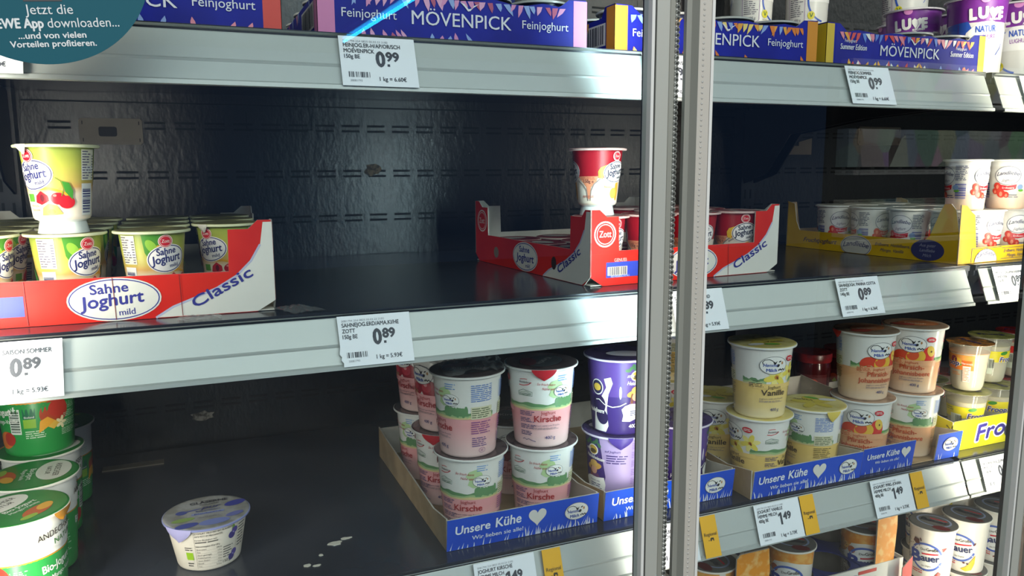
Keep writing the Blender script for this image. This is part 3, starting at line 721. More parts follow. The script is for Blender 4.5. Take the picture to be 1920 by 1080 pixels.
    a.ring(x, .0700, .0088, .0030, .0005, GRN, 5, n=4, rot=0); a.line([(x - .0088, .0675), (x - .0088, .0720), (x - .002, .0750), (x + .0088, .0720), (x + .0088, .0675), (x - .0088, .0675)], .0005, mat('2f5f4a', .4), 5); a.text('UCKERMARK', x, .0684, .0022, mat('2f5f4a', .4), 6, al='c', w=.0150)
    for q in range(4): a.greek(x - .008, .0415 - q * .0085, .020, .0062, 3, NAVY, 7, .6, q)
    a.line([(x - .006, .0105), (x - .003, .0118), (x - .001, .0100), (x + .003, .0115), (x + .006, .0100), (x + .012, .0085)], .0007, NAVY, 7)
    x = 124 * dg
    a.text('So frisch kann', x - .0115, .0815, .0032, mat('b5343a', .4), 6, shear=.25, w=.0205, rot=-4); a.text('Nähe sein!', x - .006, .0755, .0032, mat('b5343a', .4), 6, shear=.25, w=.0165, rot=-4)
    a.poly([(x + .004, .0850), (x + .012, .0880), (x + .018, .0830), (x + .020, .0740), (x + .016, .0660), (x + .008, .0640), (x + .002, .0680), (x + .004, .0740), (x, .0790)], mat('b9d39a', .4), 2)
    for q in range(3): a.greek(x + .012, .0850 + q * .0028, .0125, .0024, 1, mat('6f9ad2', .4), 7, .8, q)
    cow_oval(a, 152 * dg, .0725, .0105, 8)
    # nutrition and legal text panel on the back, crossing the seam
    for x0, wd in ((-172 * dg, .0255), (-112 * dg, .019)):
        a.rect(x0, .0490, x0 + wd, .0640, mat('d8d3b0', .4), 5); a.greek(x0, .0700, wd, .0215, 9, mat('5a7fc4', .4), 6, .7, 4)
        for q in range(9): a.rect(x0 + wd - .0045, .0712 + q * .0024, x0 + wd - .001, .0720 + q * .0024, mat('5a7fc4', .4), 6)
        a.greek(x0 + .001, .0500, wd - .002, .0130, 5, mat('5e6a4a', .4), 6, .8, 5); a.greek(x0, .0300, wd, .0165, 6, mat('8a4a86' if kind == 'kirsche' else '7a6a3a', .4), 7, .8, 6); a.greek(x0 + .001, .0140, wd - .004, .0125, 5, mat('6a4a86' if kind == 'kirsche' else '7a6a3a', .4), 7, .7, 7)
    a.ring(-150 * dg, .0095, .0044, .0032, .0004, mat('8a4a86', .4), 7); a.greek(-150 * dg - .002, .0080, .004, .003, 2, mat('8a4a86', .4), 7)
    body = ramp_mat('lower_' + kind, [(0, {'kirsche': 'f0d2cb', 'vanille': 'efe2bd', 'pfirsich': 'eed6bc'}[kind]), (.35, {'kirsche': 'eec0bd', 'vanille': 'f0d48e', 'pfirsich': 'eac29a'}[kind]), (.8, col), (1, col)], hi=.05, noise=.06, nscale=30, rough=.22)
    return a, body
HW = mat('e6e3dc', .2)
def hemme_cup(kind, lid, tab, lid_art=None):
    a, body = hemme(kind); return cup('', hp, hwall, a, HR, [body] * 3 + [HW] * 2, lid, lid_art, None, tab)
la = Art(); la.ell(0, .004, .03, .02, mat('43484c', .3), 1); la.ell(.012, -.012, .018, .010, mat('6a2630', .3), 2, 30); la.text('Kirsche', 0, 0, .008, mat('c9c2bd', .4), 3, al='c')
KIR = hemme_cup('kirsche', mottle('cherry_lid', '4a3a3e', '6d5f60', 30, .22, metal=.3), [], la)
KIRT = hemme_cup('kirsche', mottle('cherry_lid', '4a3a3e', '6d5f60', 30, .22, metal=.3), [(118, .030, .014, mat('c4202e', .3))], la)
la = Art()
for q in range(5): la.ell(.016 * math.cos(q * 1.3), .016 * math.sin(q * 1.3), .014, .007, mat('d8c24e', .3), 1 + q % 2, q * 74)
la.ell(-.018, -.02, .012, .006, mat('e9e6df', .3), 3, 10); la.ell(.004, -.022, .010, .004, LEAF2, 3, -10); la.text('Vanille', .014, -.012, .007, mat('6a5a2a', .4), 4, al='c')
VAN = hemme_cup('vanille', mottle('vanilla_lid', 'd8c26a', 'e6d68e', 30, .25), [(-140, .022, .016, mat('e3c95e', .3))], la)
la = Art(); la.ell(.004, .004, .028, .02, mat('b8734a', .3), 1, 20); la.ell(-.016, -.012, .016, .010, mat('a8483a', .3), 2); la.text('Pfirsich', 0, -.004, .007, mat('efe2d2', .4), 3, al='c')
PFI = hemme_cup('pfirsich', mottle('peach_lid', 'a08068', 'bfa28a', 30, .25, metal=.2), [(-95, .026, .012, mat('d23a34', .3))], la)
# --- purple blueberry cup
def purple():
    a = Art(); r = HR; dg = r * D2R; LIL = mat('ac97c4', .38); PUR = mat('3d2a70', .36); DP = mat('261c4c', .36)
    def splash(c, w_): return [(c - w_, .0035), (c - w_ * .8, .030), (c - w_ * .2, .050), (c + w_ * .2, .064), (c + w_ * .05, .075), (c + w_ * .5, .078), (c + w_ * .62, .070), (c + w_ * .34, .055), (c + w_ * .2, .035), (c + w_ * .3, .012), (c + w_ * .1, .0035)]
    a.rect(-60 * dg, .052, 40 * dg, .0985, mat('583f8a', .36), 1)
    a.poly(splash(-24 * dg, .019), OFFW, 2); a.ell(-36 * dg, .040, .010, .013, DP, 3); a.ell(-30 * dg, .024, .009, .011, DP, 3, 20); a.ell(-38 * dg, .063, .0088, .0105, OFFW, 4); a.ell(-38 * dg, .063, .0075, .009, mat('2d2a52', .4), 5); a.ell(-38 * dg, .063, .0055, .005, mat('d8b44a', .4), 6)
    a.text('Heidelbeere', -44 * dg, .0285, .0060, OFFW, 7, bold=.02, shear=.2, al='c', w=.026)
    a.line([(-42 * dg, .046), (-34 * dg, .047), (-22 * dg, .041), (-6 * dg, .0385), (8 * dg, .0405), (20 * dg, .0445)], .0012, OFFW, 7)
    a.ell(9 * dg, .058, .0016, .0085, mat('d9cfe2', .4), 3)
    for x0, nm in ((38 * dg, 1), (134 * dg, 0)):
        for q in range(7): a.ell(x0 + (q - 3) * .0034, .0875 + (q % 3) * .0025, .0036, .0022, mat('3f6e48', .4), 3, q * 50)
        a.ell(x0 + .001, .0800, .0078, .0072, OFFW, 4); a.ell(x0 + .001, .0800, .0064, .006, mat('c9a13a', .4), 5); a.ell(x0 + .001, .0785, .005, .003, mat('5a4a2a', .4), 6)
        a.text('mit', x0 - .011, .0785, .0045, OFFW, 6, bold=.02, shear=.25); a.text('Heidelwiesen', x0 - .011, .0690, .0048, OFFW, 6, bold=.02, shear=.2, w=.028, rot=-6)
        a.ell(x0 + .001, .0570, .0120, .0050, mat('d0a04e', .4), 4, 12); a.ell(x0 + .001, .0610, .0062, .0050, mat('d8ac5c', .4), 5, 8); a.ell(x0 + .001, .0520, .0050, .0055, mat('d9a184', .4), 5); a.ell(x0 - .004, .0500, .0020, .0070, mat('7a4a2a', .4), 4)
        a.ell(x0 + .001, .0430, .0085, .0065, mat('6a3f6a', .4), 4)
        a.poly([(x0 - .016, .020), (x0 - .0145, .028), (x0 - .017, .036), (x0 - .013, .0405), (x0 - .006, .043), (x0 + .006, .0425), (x0 + .016, .044), (x0 + .018, .034), (x0 + .0165, .026), (x0 + .018, .021), (x0 + .004, .0225), (x0 - .006, .019)], OFFW, 7)
        a.text('Komm mit', x0 - .006, .0365, .0026, NAVY, 8); a.greek(x0 - .006, .0265, .019, .008, 3, NAVY, 8)
        a.text('400 g', x0 + .001, .0105, .0050, OFFW, 8, bold=.01, al='c')
    # lilac back with small print
    a.poly([(150 * dg, .0035), (162 * dg, .045), (156 * dg, .07), (150 * dg, .0985), (262 * dg, .0985), (268 * dg, .0035)], LIL, 2)
    a.text('auf Joghurt', 176 * dg, .080, .0030, PUR, 4, shear=.2, al='c'); a.greek(164 * dg, .064, .026, .013, 4, PUR, 4, .8, 2)
    for q in range(6): a.greek(212 * dg, .084 - q * .012, .024, .009, 4, mat('8a6ab0', .4), 4, .7, q)
    return a, PUR
a, PUR = purple(); la = Art(); la.ell(.01, -.006, .026, .014, mat('d9d2dc', .3), 2, 10); la.ell(-.02, .01, .014, .009, mat('3a2f66', .3), 1)
PURC = cup('', hp, hwall, a, HR, [PUR] * 5, mottle('purple_lid', '33294f', '4c3f6c', 30, .25), la, None, [(190, .032, .016, mat('4a368a', .35))], mat('d8d0e2', .3))
# --- Glass-dairy style low wide cup
gp = P_([(.0310, 0), (.0326, .0010), (.0335, .0030), (.0425, .0520)], .0462); KEEP.append(gp)
def glas():
    a = Art(); K = mat('55504e', .5); dg = .038 * D2R
    a.rect(-24 * dg, .004, -23 * dg, .050, mat('cfc3b2', .5), 1); a.rect(44 * dg, .004, 45 * dg, .050, mat('cfc3b2', .5), 1)
    a.text('JOGHURT MILD MIT BIO-BLAUBEEREN', -22 * dg, .0465, .0021, K, 3, bold=.01, w=.040); a.text('3,8 % FETT IM MILCHANTEIL', -22 * dg, .0430, .0021, K, 3, bold=.01, w=.027)
    a.text('Fairster Bio-Joghurt mild', -22 * dg, .0385, .0019, K, 3, w=.021); a.greek(-22 * dg, .0350, .027, .0028, 1, K, 3, .9)
    a.text('Nährwertangaben Ø je 100 g', -22 * dg, .0305, .0020, K, 3, bold=.012, w=.024)
    for q, l in enumerate(['Brennwert', 'Fett', 'davon gesättigte', 'Kohlenhydrate', 'davon Zucker', 'Eiweiß', 'Salz']):
        y = .0270 - q * .0035; a.text(l, -21 * dg, y, .0016, K, 3); a.text(['288 kJ', '3,8 g', '2,5 g', '12 g', '12 g', '3,9 g', '0,12 g'][q], 17 * dg, y, .0016, K, 3, al='r'); a.rect(-22 * dg, y - .0008, 17 * dg, y - .0006, mat('b5aaa0', .5), 2)
    for q in range(5): a.greek(20 * dg, .0240 - q * .003, .012, .0025, 1, K, 3, .7, q)
    a.text('150 g e', 20 * dg, .0062, .0034, K, 3); 
    for x, y in ((36 * dg, .0400), (38 * dg, .0130)):
        a.ell(x - .001, y - .003, .0040, .0042, mat('473c84', .4), 3); a.ell(x + .0022, y + .002, .0036, .0038, mat('5a4c98', .4), 4); a.ell(x + .0005, y, .001, .001, mat('9a90c8', .4), 5)
    a.poly([(34 * dg, .0440), (36 * dg, .0500), (40 * dg, .0455), (38 * dg, .0430)], mat('7fae3e', .4), 3)
    for q in range(8): a.greek(47 * dg, .0440 - q * .0036, .013, .0030, 1, K, 3, .7, q)
    a.rect(-40 * dg, .0150, -28 * dg, .0240, mat('9cc428', .4), 3); a.greek(-41 * dg, .0260, .009, .005, 2, K, 3); a.greek(-40 * dg, .006, .008, .006, 2, K, 3)
    return a
la = Art(); K = mat('2b2a33', .45)
la.text('GLÄSERNE', .004, .0235, .0062, K, 3, bold=.02, al='c', w=.040); la.text('MOLKEREI', .004, .0185, .0022, K, 3, bold=.02, al='c', w=.020); la.text('pur', .005, .0075, .0080, NAVY, 3, bold=.01, shear=.4, al='c', w=.022)
la.text('Bio-Joghurt', .002, .0015, .0032, mat('3f4a8a', .4), 3, bold=.01, al='c', w=.026); la.rect(-.016, -.0065, .018, -.0020, mat('8d95c4', .4), 2); la.text('Blaubeere', .001, -.0058, .0030, NAVY, 3, al='c', w=.028); la.text('24.03.2023', .002, -.0165, .0036, mat('8a8490', .4), 3, al='c', w=.024)
for x, y, rx, ry, c_, ro in ((-.026, .006, .006, .005, '4a5494', 0), (-.017, .008, .012, .0015, '5a5f96', 12), (.031, .012, .012, .007, '45489a', 20), (-.025, -.014, .012, .005, '8aa05a', 5), (.006, -.030, .016, .0075, '7d86c0', 4), (-.022, -.030, .012, .006, '4f57a0', 10), (.028, -.018, .010, .005, '6f72ae', 20)): la.ell(x, y, rx, ry, mat(c_, .35), 1, ro)
GLAS = cup('low wide white cup with blueberry lid standing alone on the lower shelf', gp, gp[2:], glas(), .038, [mat('ece0d0', .4)] * 3, mottle('blueberry_lid', '9a968f', 'b9b6b4', 40, .25, metal=.25), la, None, [(-44, .034, .016, mat('a9a3cf', .35))], mat('8f93c2', .3))
# --- green mango cup
ap = P_([(.0330, 0), (.0350, .0015), (.0358, .0040), (.0400, .0620), (.0396, .0650), (.0412, .1010), (.0414, .1040)], .0457); KEEP.append(ap)
def andechser():
    a = Art(); dg = .0395 * D2R
    a.rect(-180 * dg, .0620, 180 * dg, .0650, mat('e39424', .4), 1)
    for x0 in (0, 180):
        x = x0 * dg
        a.poly([(x - .035, .0650), (x - .020, .0700), (x + .004, .0710), (x + .028, .0680), (x + .036, .0780), (x + .036, .0900), (x + .020, .0860), (x, .0830), (x - .022, .0820), (x - .036, .0860)], OFFW, 2)
        a.text('ANDECHSER', x - .013, .0815, .0066, mat('3a332c', .4), 4, bold=.01, w=.042, rot=6); a.text('NATUR', x + .003, .0735, .0060, mat('3f7a35', .4), 4, bold=.01, w=.026, rot=6)
        a.text('Bio-Jogurt', x - .010, .0475, .0080, OFFW, 4, bold=.02, w=.036, rot=6); a.text('Mango-Vanille', x - .001, .0385, .0050, OFFW, 4, bold=.008, w=.033, rot=6)
        a.ell(x + .012, .020, .013, .010, mat('d8702a', .35), 3, 25); a.ell(x + .018, .022, .008, .008, mat('b5352a', .35), 4)
        for q in range(4): a.greek(x - .046, .050 - q * .010, .026, .008, 4, mat('c3dcc0', .4), 3, .6, q)
    x = -95 * dg
    a.ell(x + .012, .050, .0165, .0155, mat('b5482a', .35), 3, 35); a.ell(x + .016, .054, .011, .011, mat('c23a2a', .35), 4, 35); a.poly([(x - .006, .028), (x - .004, .042), (x + .004, .046), (x + .012, .040), (x + .004, .034)], mat('e8a632', .4), 5); a.poly([(x + .004, .034), (x + .012, .040), (x + .018, .036), (x + .010, .030)], mat('e2b64a', .4), 5)
    for q in range(5): a.ell(x + .019 + .0035 * math.cos(q * 1.26), .036 + .0045 * math.sin(q * 1.26), .0034, .0018, mat('eee4b4', .4), 6, q * 72)
    a.rect(x - .021, .046, x - .008, .058, mat('1f6a4a', .4), 3); a.text('Bioland', x - .0145, .047, .0024, OFFW, 4, al='c', w=.010); a.rect(x - .021, .035, x - .008, .0455, mat('8cb93a', .4), 3)
    a.rect(x - .037, .028, x - .024, .058, mat('d9e2d6', .4), 3); a.bars(x - .036, .030, .011, .026, 16, mat('2a3a2c', .4), 4, False); a.ell(x - .0305, .0585, .003, .0025, mat('d9e2d6', .4), 3)
    a.greek(x - .034, .066, .030, .010, 4, mat('cfe2c9', .4), 3); a.greek(x - .020, .022, .022, .010, 4, mat('cfe2c9', .4), 3)
    return a
la = Art(); G2 = mat('2f7d3c', .3); la.ell(0, 0, .0430, .0430, G2, 1); la.ell(-.004, .020, .030, .017, mat('e6e2d8', .35), 2)
la.text('ANDECHSER', -.004, .0205, .0060, mat('3a332c', .4), 3, al='c', bold=.01, w=.040); la.text('NATUR', -.004, .0125, .0050, mat('3a332c', .4), 3, al='c', bold=.01, w=.024); la.text('Bio-Jogurt', .002, -.0035, .0058, OFFW, 3, bold=.015, al='c', w=.034); la.text('Mango-Vanille', .001, -.0105, .0042, OFFW, 3, al='c', w=.032)
la.ell(.002, -.024, .017, .009, mat('b5542e', .35), 3, 12); la.ell(.012, -.022, .010, .006, mat('d8a03a', .35), 4, 20); la.ell(-.012, -.030, .009, .004, mat('8aa83e', .35), 3)
AND = cup('', ap, [(.0358, .0040), (.0394, .0620), (.0396, .0650), (.0428, .1010)], andechser(), .0395, [mat('2f9447', .34)] * 3 + [mat('2f9447', .34)] + [OFFW] * 2, G2, la, None, [(20, .030, .012, mat('e0982e', .3))], mat('e9e4d8', .3))
# --- strawberry cup, white with oval
np_ = P_([(.0240, 0), (.0250, .0010), (.0255, .0030), (.0296, .0690), (.0300, .0720)], .0335); KEEP.append(np_)
def landl():
    a = Art(); r = .0276; dg = r * D2R; IB = mat('44496e', .45)
    for x0 in (-60, 60):
        x = x0 * dg
        a.ell(x, .0500, .0165, .0140, mat('f2eeea', .4), 3); a.ring(x, .0500, .0165, .0140, .0007, mat('6a6f86', .4), 4)
        a.text('Landliebe', x, .0490, .0058, IB, 5, bold=.012, shear=.35, al='c', w=.0285, arc=.0025); a.text('Joghurt', x, .0410, .0042, mat('6d6a80', .4), 5, shear=.4, al='c', w=.0165)
        a.poly([(x - .0085, .0290), (x - .0095, .0365), (x, .0345), (x + .0120, .0370), (x + .0110, .0300), (x, .0280)], RED, 5); a.text('Erdbeere', x + .001, .0304, .0030, mat('f6dcd6', .4), 6, bold=.01, al='c', w=.0150)
        for sx, sy, s in ((-.013, .0340, 1), (-.008, .0235, 1.15), (-.001, .0215, .8), (-.016, .0265, .8)): a.ell(x + sx, sy, .0048 * s, .0058 * s, mat('cf3a2c', .35), 4, 20); a.ell(x + sx, sy - .001, .0018 * s, .003 * s, mat('e88a70', .35), 5)
        a.greek(x + .002, .0165, .014, .006, 2, IB, 5)
        a.ell(x + .0175, .0330, .0042, .004, mat('8fa8cf', .4), 4); a.ell(x + .019, .0280, .004, .002, LEAF2, 4)
    for x0 in (0, 180):
        x = (x0 - 8) * dg
        a.greek(x - .0085, .0430, .0175, .0225, 9, IB, 3, .6, 2); a.bars(x - .0080, .0165, .0145, .0235, 13, mat('5a5fa8', .4), 3, False)
    return a
LANDW = ramp_mat('strawberry_white', [(0, 'd9b596'), (.3, 'e3cdb8'), (.42, 'ebe6de'), (1, 'eae6df')], hi=.072, noise=.06, rough=.32)
la = Art(); la.ell(0, 0, .022, .016, mat('c9c4bc', .35), 1)
LAND = cup('', np_, np_[2:4], landl(), .0276, [LANDW] * 4, mat('cfc9bd', .3), la, None, [(150, .022, .010, mat('d9cfae', .35))])
# --- dark blue fruit cup
mp_ = P_([(.0245, 0), (.0258, .001), (.0265, .003), (.0310, .0475)], .0352); KEEP.append(mp_)
a = Art()
for q in range(4): a.greek(-.05 + q * .03, .012, .022, .032, 9, mat('8f96b4', .4), 2, .7, q)
MOV = cup('', mp_, mp_[2:], a, .0288, [mat('1d2450', .35)] * 3, mat('c2c0bd', .22, .5), None, None, (), mat('c9c7c2', .25))
# --- big white cup with purple band
vp = P_([(.0330, 0), (.0350, .0012), (.0358, .0040), (.0372, .0520), (.0386, .0800), (.0405, .1130), (.0405, .1150)], .0448); KEEP.append(vp)
VIO = mat('7a2f92', .34)
def luve():
    a = Art(); dg = .0383 * D2R; B_ = mat('2f55b4', .36); PW = mat('f0ece8', .36)
    for x0 in (0, 178):
        x = x0 * dg
        a.poly([(x - .058, .060), (x - .058, .079), (x - .022, .082), (x - .016, .070), (x - .020, .055), (x - .026, .050)], B_, 2)
        a.poly([(x - .030, .045), (x - .024, .066), (x - .008, .080), (x + .010, .0815), (x + .024, .076), (x + .034, .060), (x + .036, .045)], PW, 3)
        a.ring(x + .003, .048, .034, .038, .0030, B_, 4, 0, 175, 262); a.line([(x + .020, .033), (x + .028, .043), (x + .030, .050)], .0012, B_, 4)
        for q, (ch, dx, h_) in enumerate((('L', -.0195, .0175), ('U', -.0085, .0175), ('E', .0185, .0165))): a.text(ch, x + dx, .0840 + q * .0012, h_ * .86, PW, 5, bold=.06, wf=.85, rot=4)
        hx, hy = x + .0105, .0930
        a.poly([(hx, hy - .0100), (hx - .0065, hy), (hx - .0070, hy + .0050), (hx - .0035, hy + .0080), (hx, hy + .0055), (hx + .0040, hy + .0085), (hx + .0072, hy + .0055), (hx + .0062, hy + .0002)], PW, 5); a.line([(hx - .001, hy - .008), (hx + .002, hy - .001), (hx + .001, hy + .005)], .0006, VIO, 6)
        a.text('AUS LUPINEN', x + .0135, .0825, .0030, PW, 6, bold=.04, al='c', w=.0175, rot=3)
        a.text('NATUR', x + .0020, .0660, .0090, B_, 6, bold=.02, al='c', w=.027, rot=2); a.text('LUGHURT', x + .0030, .0560, .0062, mat('8a3fa0', .4), 6, bold=.012, al='c', w=.026, rot=3)
        a.ell(x - .002, .1120, .006, .005, mat('d98ac4', .4), 5)
    x = -75 * dg
    a.line([(x - .016, .010), (x - .016, .078), (x + .015, .078), (x + .015, .012), (x + .010, .008), (x - .012, .008), (x - .016, .012)], .0007, VIO, 4); a.greek(x - .013, .020, .025, .052, 15, mat('6a6470', .4), 4, .6); a.text('400 g', x + .002, .0130, .0040, mat('4a4450', .4), 5, al='c')
    x = -35 * dg
    a.ell(x, .0220, .0066, .0070, mat('d8c81e', .4), 4); a.text('V', x, .0185, .0075, mat('3a6a2a', .4), 5, bold=.03, al='c'); a.text('VEGAN', x, .0110, .0022, mat('7a7a30', .4), 5, al='c')
    a.text('EINFACH LECKER', 86 * dg, .0740, .0050, mat('4a4450', .4), 5, bold=.02, al='c', w=.036); a.rect(86 * dg - .02, .0720, 86 * dg + .02, .0810, mat('ded8d4', .4), 4)
    return a
LUV = cup('', vp, vp[2:6], luve(), .0383, [mat('dcd8d2', .3)] * 4 + [VIO] * 2, mat('b9b4b8', .25, .3), None, None, (), mat('d3cdd2', .3))
# --- clear cups with yoghurt and fruit layer
PLAS = clear_mat('clear_plastic', 'eceae2', .08, 1.4, .05, ('e6e0cf', .22))
fp = [(.0, .0006), (.014, .0008), (.0205, .004), (.0228, .010), (.0240, .020), (.0282, .0620), (.0290, .0640), (.0292, .0700), (.0300, .0760)]
def froop(kind, half=False):
    t = thing('yoghurt_cup', '', 'yoghurt cup'); hz = .0785
    Y_ = mat('eee6d2', .35); top = mat({'peach': 'e2974a', 'lemon': 'e6dcb0', 'berry': 'c8352f'}[kind], .35); lab = mat({'peach': 'e87f22', 'lemon': 'e8d51e', 'berry': 'd9312c'}[kind], .4)
    mb = MB(); mb.lathe([(max(r - .0007, 0), z) for r, z in fp[:6]] + [(.0281, .0635)], None, 48, mats=[Y_] * 4 + [Y_] + [top]); mb.lathe([(.0281, .0635), (0, .0638)], top, 48); mb.build('yoghurt', t)
    mb = MB(); mb.lathe(fp, PLAS, 48)
    a = Art(); dg = .026 * D2R
    z0, z1 = (.0410, .0600) if kind == 'peach' else (.038, .056)
    if kind == 'peach':
        a.rect(-100 * dg, .0365, 60 * dg, .0440, lab, 2); a.rect(-100 * dg, .0440, 60 * dg, .0605, top, 2)
        a.ell(8 * dg, .0500, .0060, .0060, mat('edb83e', .35), 4); a.ell(-4 * dg, .0520, .0050, .0060, mat('8a2a4a', .35), 4); a.ell(14 * dg, .0450, .004, .002, LEAF2, 4)
        a.text('Froop', -17 * dg, .0430, .0078, mat('efe9f2', .4), 5, bold=.07, shear=.15, al='c', w=.030); a.text('Froop', -17 * dg, .0430, .0078, mat('2e2a7a', .4), 6, bold=.025, shear=.15, al='c', w=.029)
        a.rect(24 * dg, .0440, 52 * dg, .0520, mat('e8651e', .4), 4); a.text('Maracuja', 38 * dg, .0460, .0030, OFFW, 5, al='c'); a.greek(-14 * dg, .0270, .015, .006, 2, mat('d98a4a', .4), 4); a.rect(26 * dg, .0180, 50 * dg, .0430, mat('eadfcf', .4), 3); a.greek(27 * dg, .0190, .010, .022, 9, mat('c97a4a', .4), 4, .8)
    else:
        a.rect(-70 * dg, z0, 75 * dg, z1, lab, 2); a.greek(-62 * dg, z0 + .010, .014, .006, 2, mat('8a8a2a', .4), 3); a.rect(-42 * dg, z0 - .02, -8 * dg, z0 + .006, mat('d9dcc4', .4), 3); a.bars(-24 * dg, z0 - .010, .009, .014, 9, mat('333333', .4), 4)
        a.ell(22 * dg, .044, .0070, .0060, mat('e8c41e' if kind == 'lemon' else 'b52a2a', .35), 4, 20); a.ell(26 * dg, .053, .006, .003, LEAF, 4, 10); a.text('Froop', 42 * dg, .039, .0078, mat('f2eef4', .4), 5, bold=.07, shear=.15, al='c', w=.028); a.text('Froop', 42 * dg, .039, .0078, mat('2e2a7a', .4), 6, bold=.025, shear=.15, al='c', w=.027)
    wrap(mb, a, [(.0228, .010), (.0240, .020), (.0282, .0620)], .026); mb.build('cup_body', t)
    mb = MB(); mb.lathe([(.0300, .0760), (.0336, .0762), (.0340, .0770), (.0336, .0778), (.030, .0778)], PLAS, 48); mb.build('rim', t)
    mb = MB(); mb.lathe([(.0338, .0779), (.0338, .0782), (0, .0784)], mottle('froop_lid_' + kind, {'peach': 'b87a3a', 'lemon': '8a8a4a', 'berry': 'b03030'}[kind], {'peach': '5a4a3a', 'lemon': 'b9b06a', 'berry': '7a2020'}[kind], 50, .25, metal=.2), 48)
    la = Art(); la.text('Froop', 0, -.004, .010, mat('2e2a5a', .4), 2, bold=.03, al='c', w=.04); flat(mb, la, (0, 0, .0785), (1, 0, 0), (0, 1, 0)); mb.build('foil_lid', t)
    return t
FRP, FRL, FRB = froop('peach'), froop('lemon'), froop('berry')
# --- tall white cup with blue oval
bp_ = P_([(.0265, 0), (.0285, .0015), (.0292, .0040), (.0338, .0860), (.0342, .0910)], .0372); KEEP.append(bp_)
def bauer(kind):
    a = Art(); dg = .0316 * D2R; B_ = mat('4a62b0', .4); DB = mat('2f4296', .4); K = mat('4a4038', .4)
    orange = kind == 'orange'
    for x0 in (0, 180):
        x = x0 * dg
        if orange: a.poly([(x - .045, .0890), (x + .045, .0890), (x + .045, .066), (x + .022, .072), (x, .0745), (x - .020, .071), (x - .030, .055), (x - .045, .050)], mottle('orange_print', 'e0892a', 'ecb05a', 60), 1)
        a.ell(x, .0440, .0240, .0225, OFFW, 2); a.ring(x, .0440, .0250, .0240, .0034, B_, 3, 0, 20, 160); a.ring(x, .0440, .0250, .0240, .0034, B_, 3, 0, 205, 345)
        for an in (150, 212, 330): a.ell(x + .0233 * math.cos(an * D2R), .0440 + .0223 * math.sin(an * D2R), .0009, .0009, OFFW, 5)
        a.text('Der', x - .0080, .0545, .0038, K, 5, bold=.012, rot=5); a.text('Große', x + .0005, .0550, .0052, K, 5, bold=.02, w=.0165, rot=5)
        a.poly([(x - .0065, .0500), (x + .0175, .0530), (x + .0175, .0505), (x - .0060, .0475)], RED, 4)
        a.text('B', x - .0230, .0325, .0185, DB, 6, bold=.05, w=.0155, rot=5); a.ring(x - .0165, .0365, .0095, .0090, .0022, DB, 6, 0, 110, 250); a.text('auer', x - .0065, .0365, .0115, mat('2f3560', .4), 6, bold=.03, w=.0265, rot=5)
        a.text('Das Original', x - .006, .0270, .0026, K, 5, shear=.3, w=.0150, rot=5)
        a.greek(x - .022, .0130, .020, .007, 2, RED, 4)
        if kind == 'choc':
            a.poly([(x - .021, .066), (x - .018, .073), (x - .011, .0715), (x - .010, .064), (x - .016, .0625)], mat('5a2a22', .35), 7); a.ell(x - .0085, .072, .0012, .0030, mat('6a3028', .35), 7, 20); a.poly([(x + .012, .010), (x + .020, .022), (x + .024, .019), (x + .022, .008), (x + .015, .006)], mat('d8342e', .35), 7); a.poly([(x + .024, .056), (x + .022, .062), (x + .030, .064)], mat('d8342e', .35), 7)
            for q in range(6): a.ell(x - .022 + q * .004, .0615 - (q % 3) * .003 - (.035 if q > 3 else 0), .0007, .0010, mat('5a2a22', .35), 7, q * 40)
        elif kind == 'banana':
            a.ell(x - .018, .0700, .0070, .0062, mat('e2c83a', .35), 7); a.poly([(x + .004, .008), (x + .012, .013), (x + .019, .024), (x + .025, .034), (x + .025, .020), (x + .021, .008), (x + .012, .0045)], mat('e3bd2a', .35), 7); a.ell(x + .0085, .0195, .0020, .0016, mat('5a2420', .35), 7); a.ell(x + .014, .0185, .0018, .0014, mat('5a2420', .35), 8); a.ell(x + .022, .054, .0012, .003, mat('6a2a22', .35), 7, -30)
        elif kind == 'vanilla':
            for fx, fy in ((.021, .064), (.021, .016)):
                for q in range(5): a.ell(x + fx + .0050 * math.cos(q * 1.26), fy + .0060 * math.sin(q * 1.26), .0060, .0030, mat('e8d24a', .35), 7, q * 72)
                a.ell(x + fx, fy, .0015, .0015, mat('8a3a22', .35), 8)
            a.line([(x + .000, .012), (x + .008, .016), (x + .014, .0145)], .0022, mat('7a3028', .35), 7); a.line([(x + .008, .008), (x + .0085, .016), (x + .015, .021)], .0018, mat('7a3028', .35), 7); a.ell(x + .019, .0085, .0025, .002, mat('6a2a22', .35), 7)
        else:
            a.ell(x - .020, .060, .006, .006, mat('b5623a', .35), 2)
    x = -68 * dg; a.greek(x - .012, .012, .024, .062, 22, mat('5a524c', .4), 3, .6); a.text('225g', x, .0055, .003, K, 4)
    return a
la = Art(); la.ell(0, 0, .0345, .0345, mat('6d6a66', .25), 1); la.ring(0, .004, .026, .022, .003, mat('8d97b4', .3), 2); la.text('Bauer', .002, -.002, .0110, mat('2b2a33', .4), 4, bold=.03, al='c', w=.040); la.ell(.016, -.018, .013, .008, mat('6a2a2a', .3), 3, 10); la.rect(-.008, .010, .018, .013, RED, 3)
BW = mat('e6ded2', .28); BLID = mat('77736e', .25, .2)
BCH, BBA, BVA, BOR = (cup('', bp_, bp_[2:4], bauer(k), .0316, [BW] * 4, BLID, la, None, (), mat('eae4d8', .28)) for k in ('choc', 'banana', 'vanilla', 'orange'))
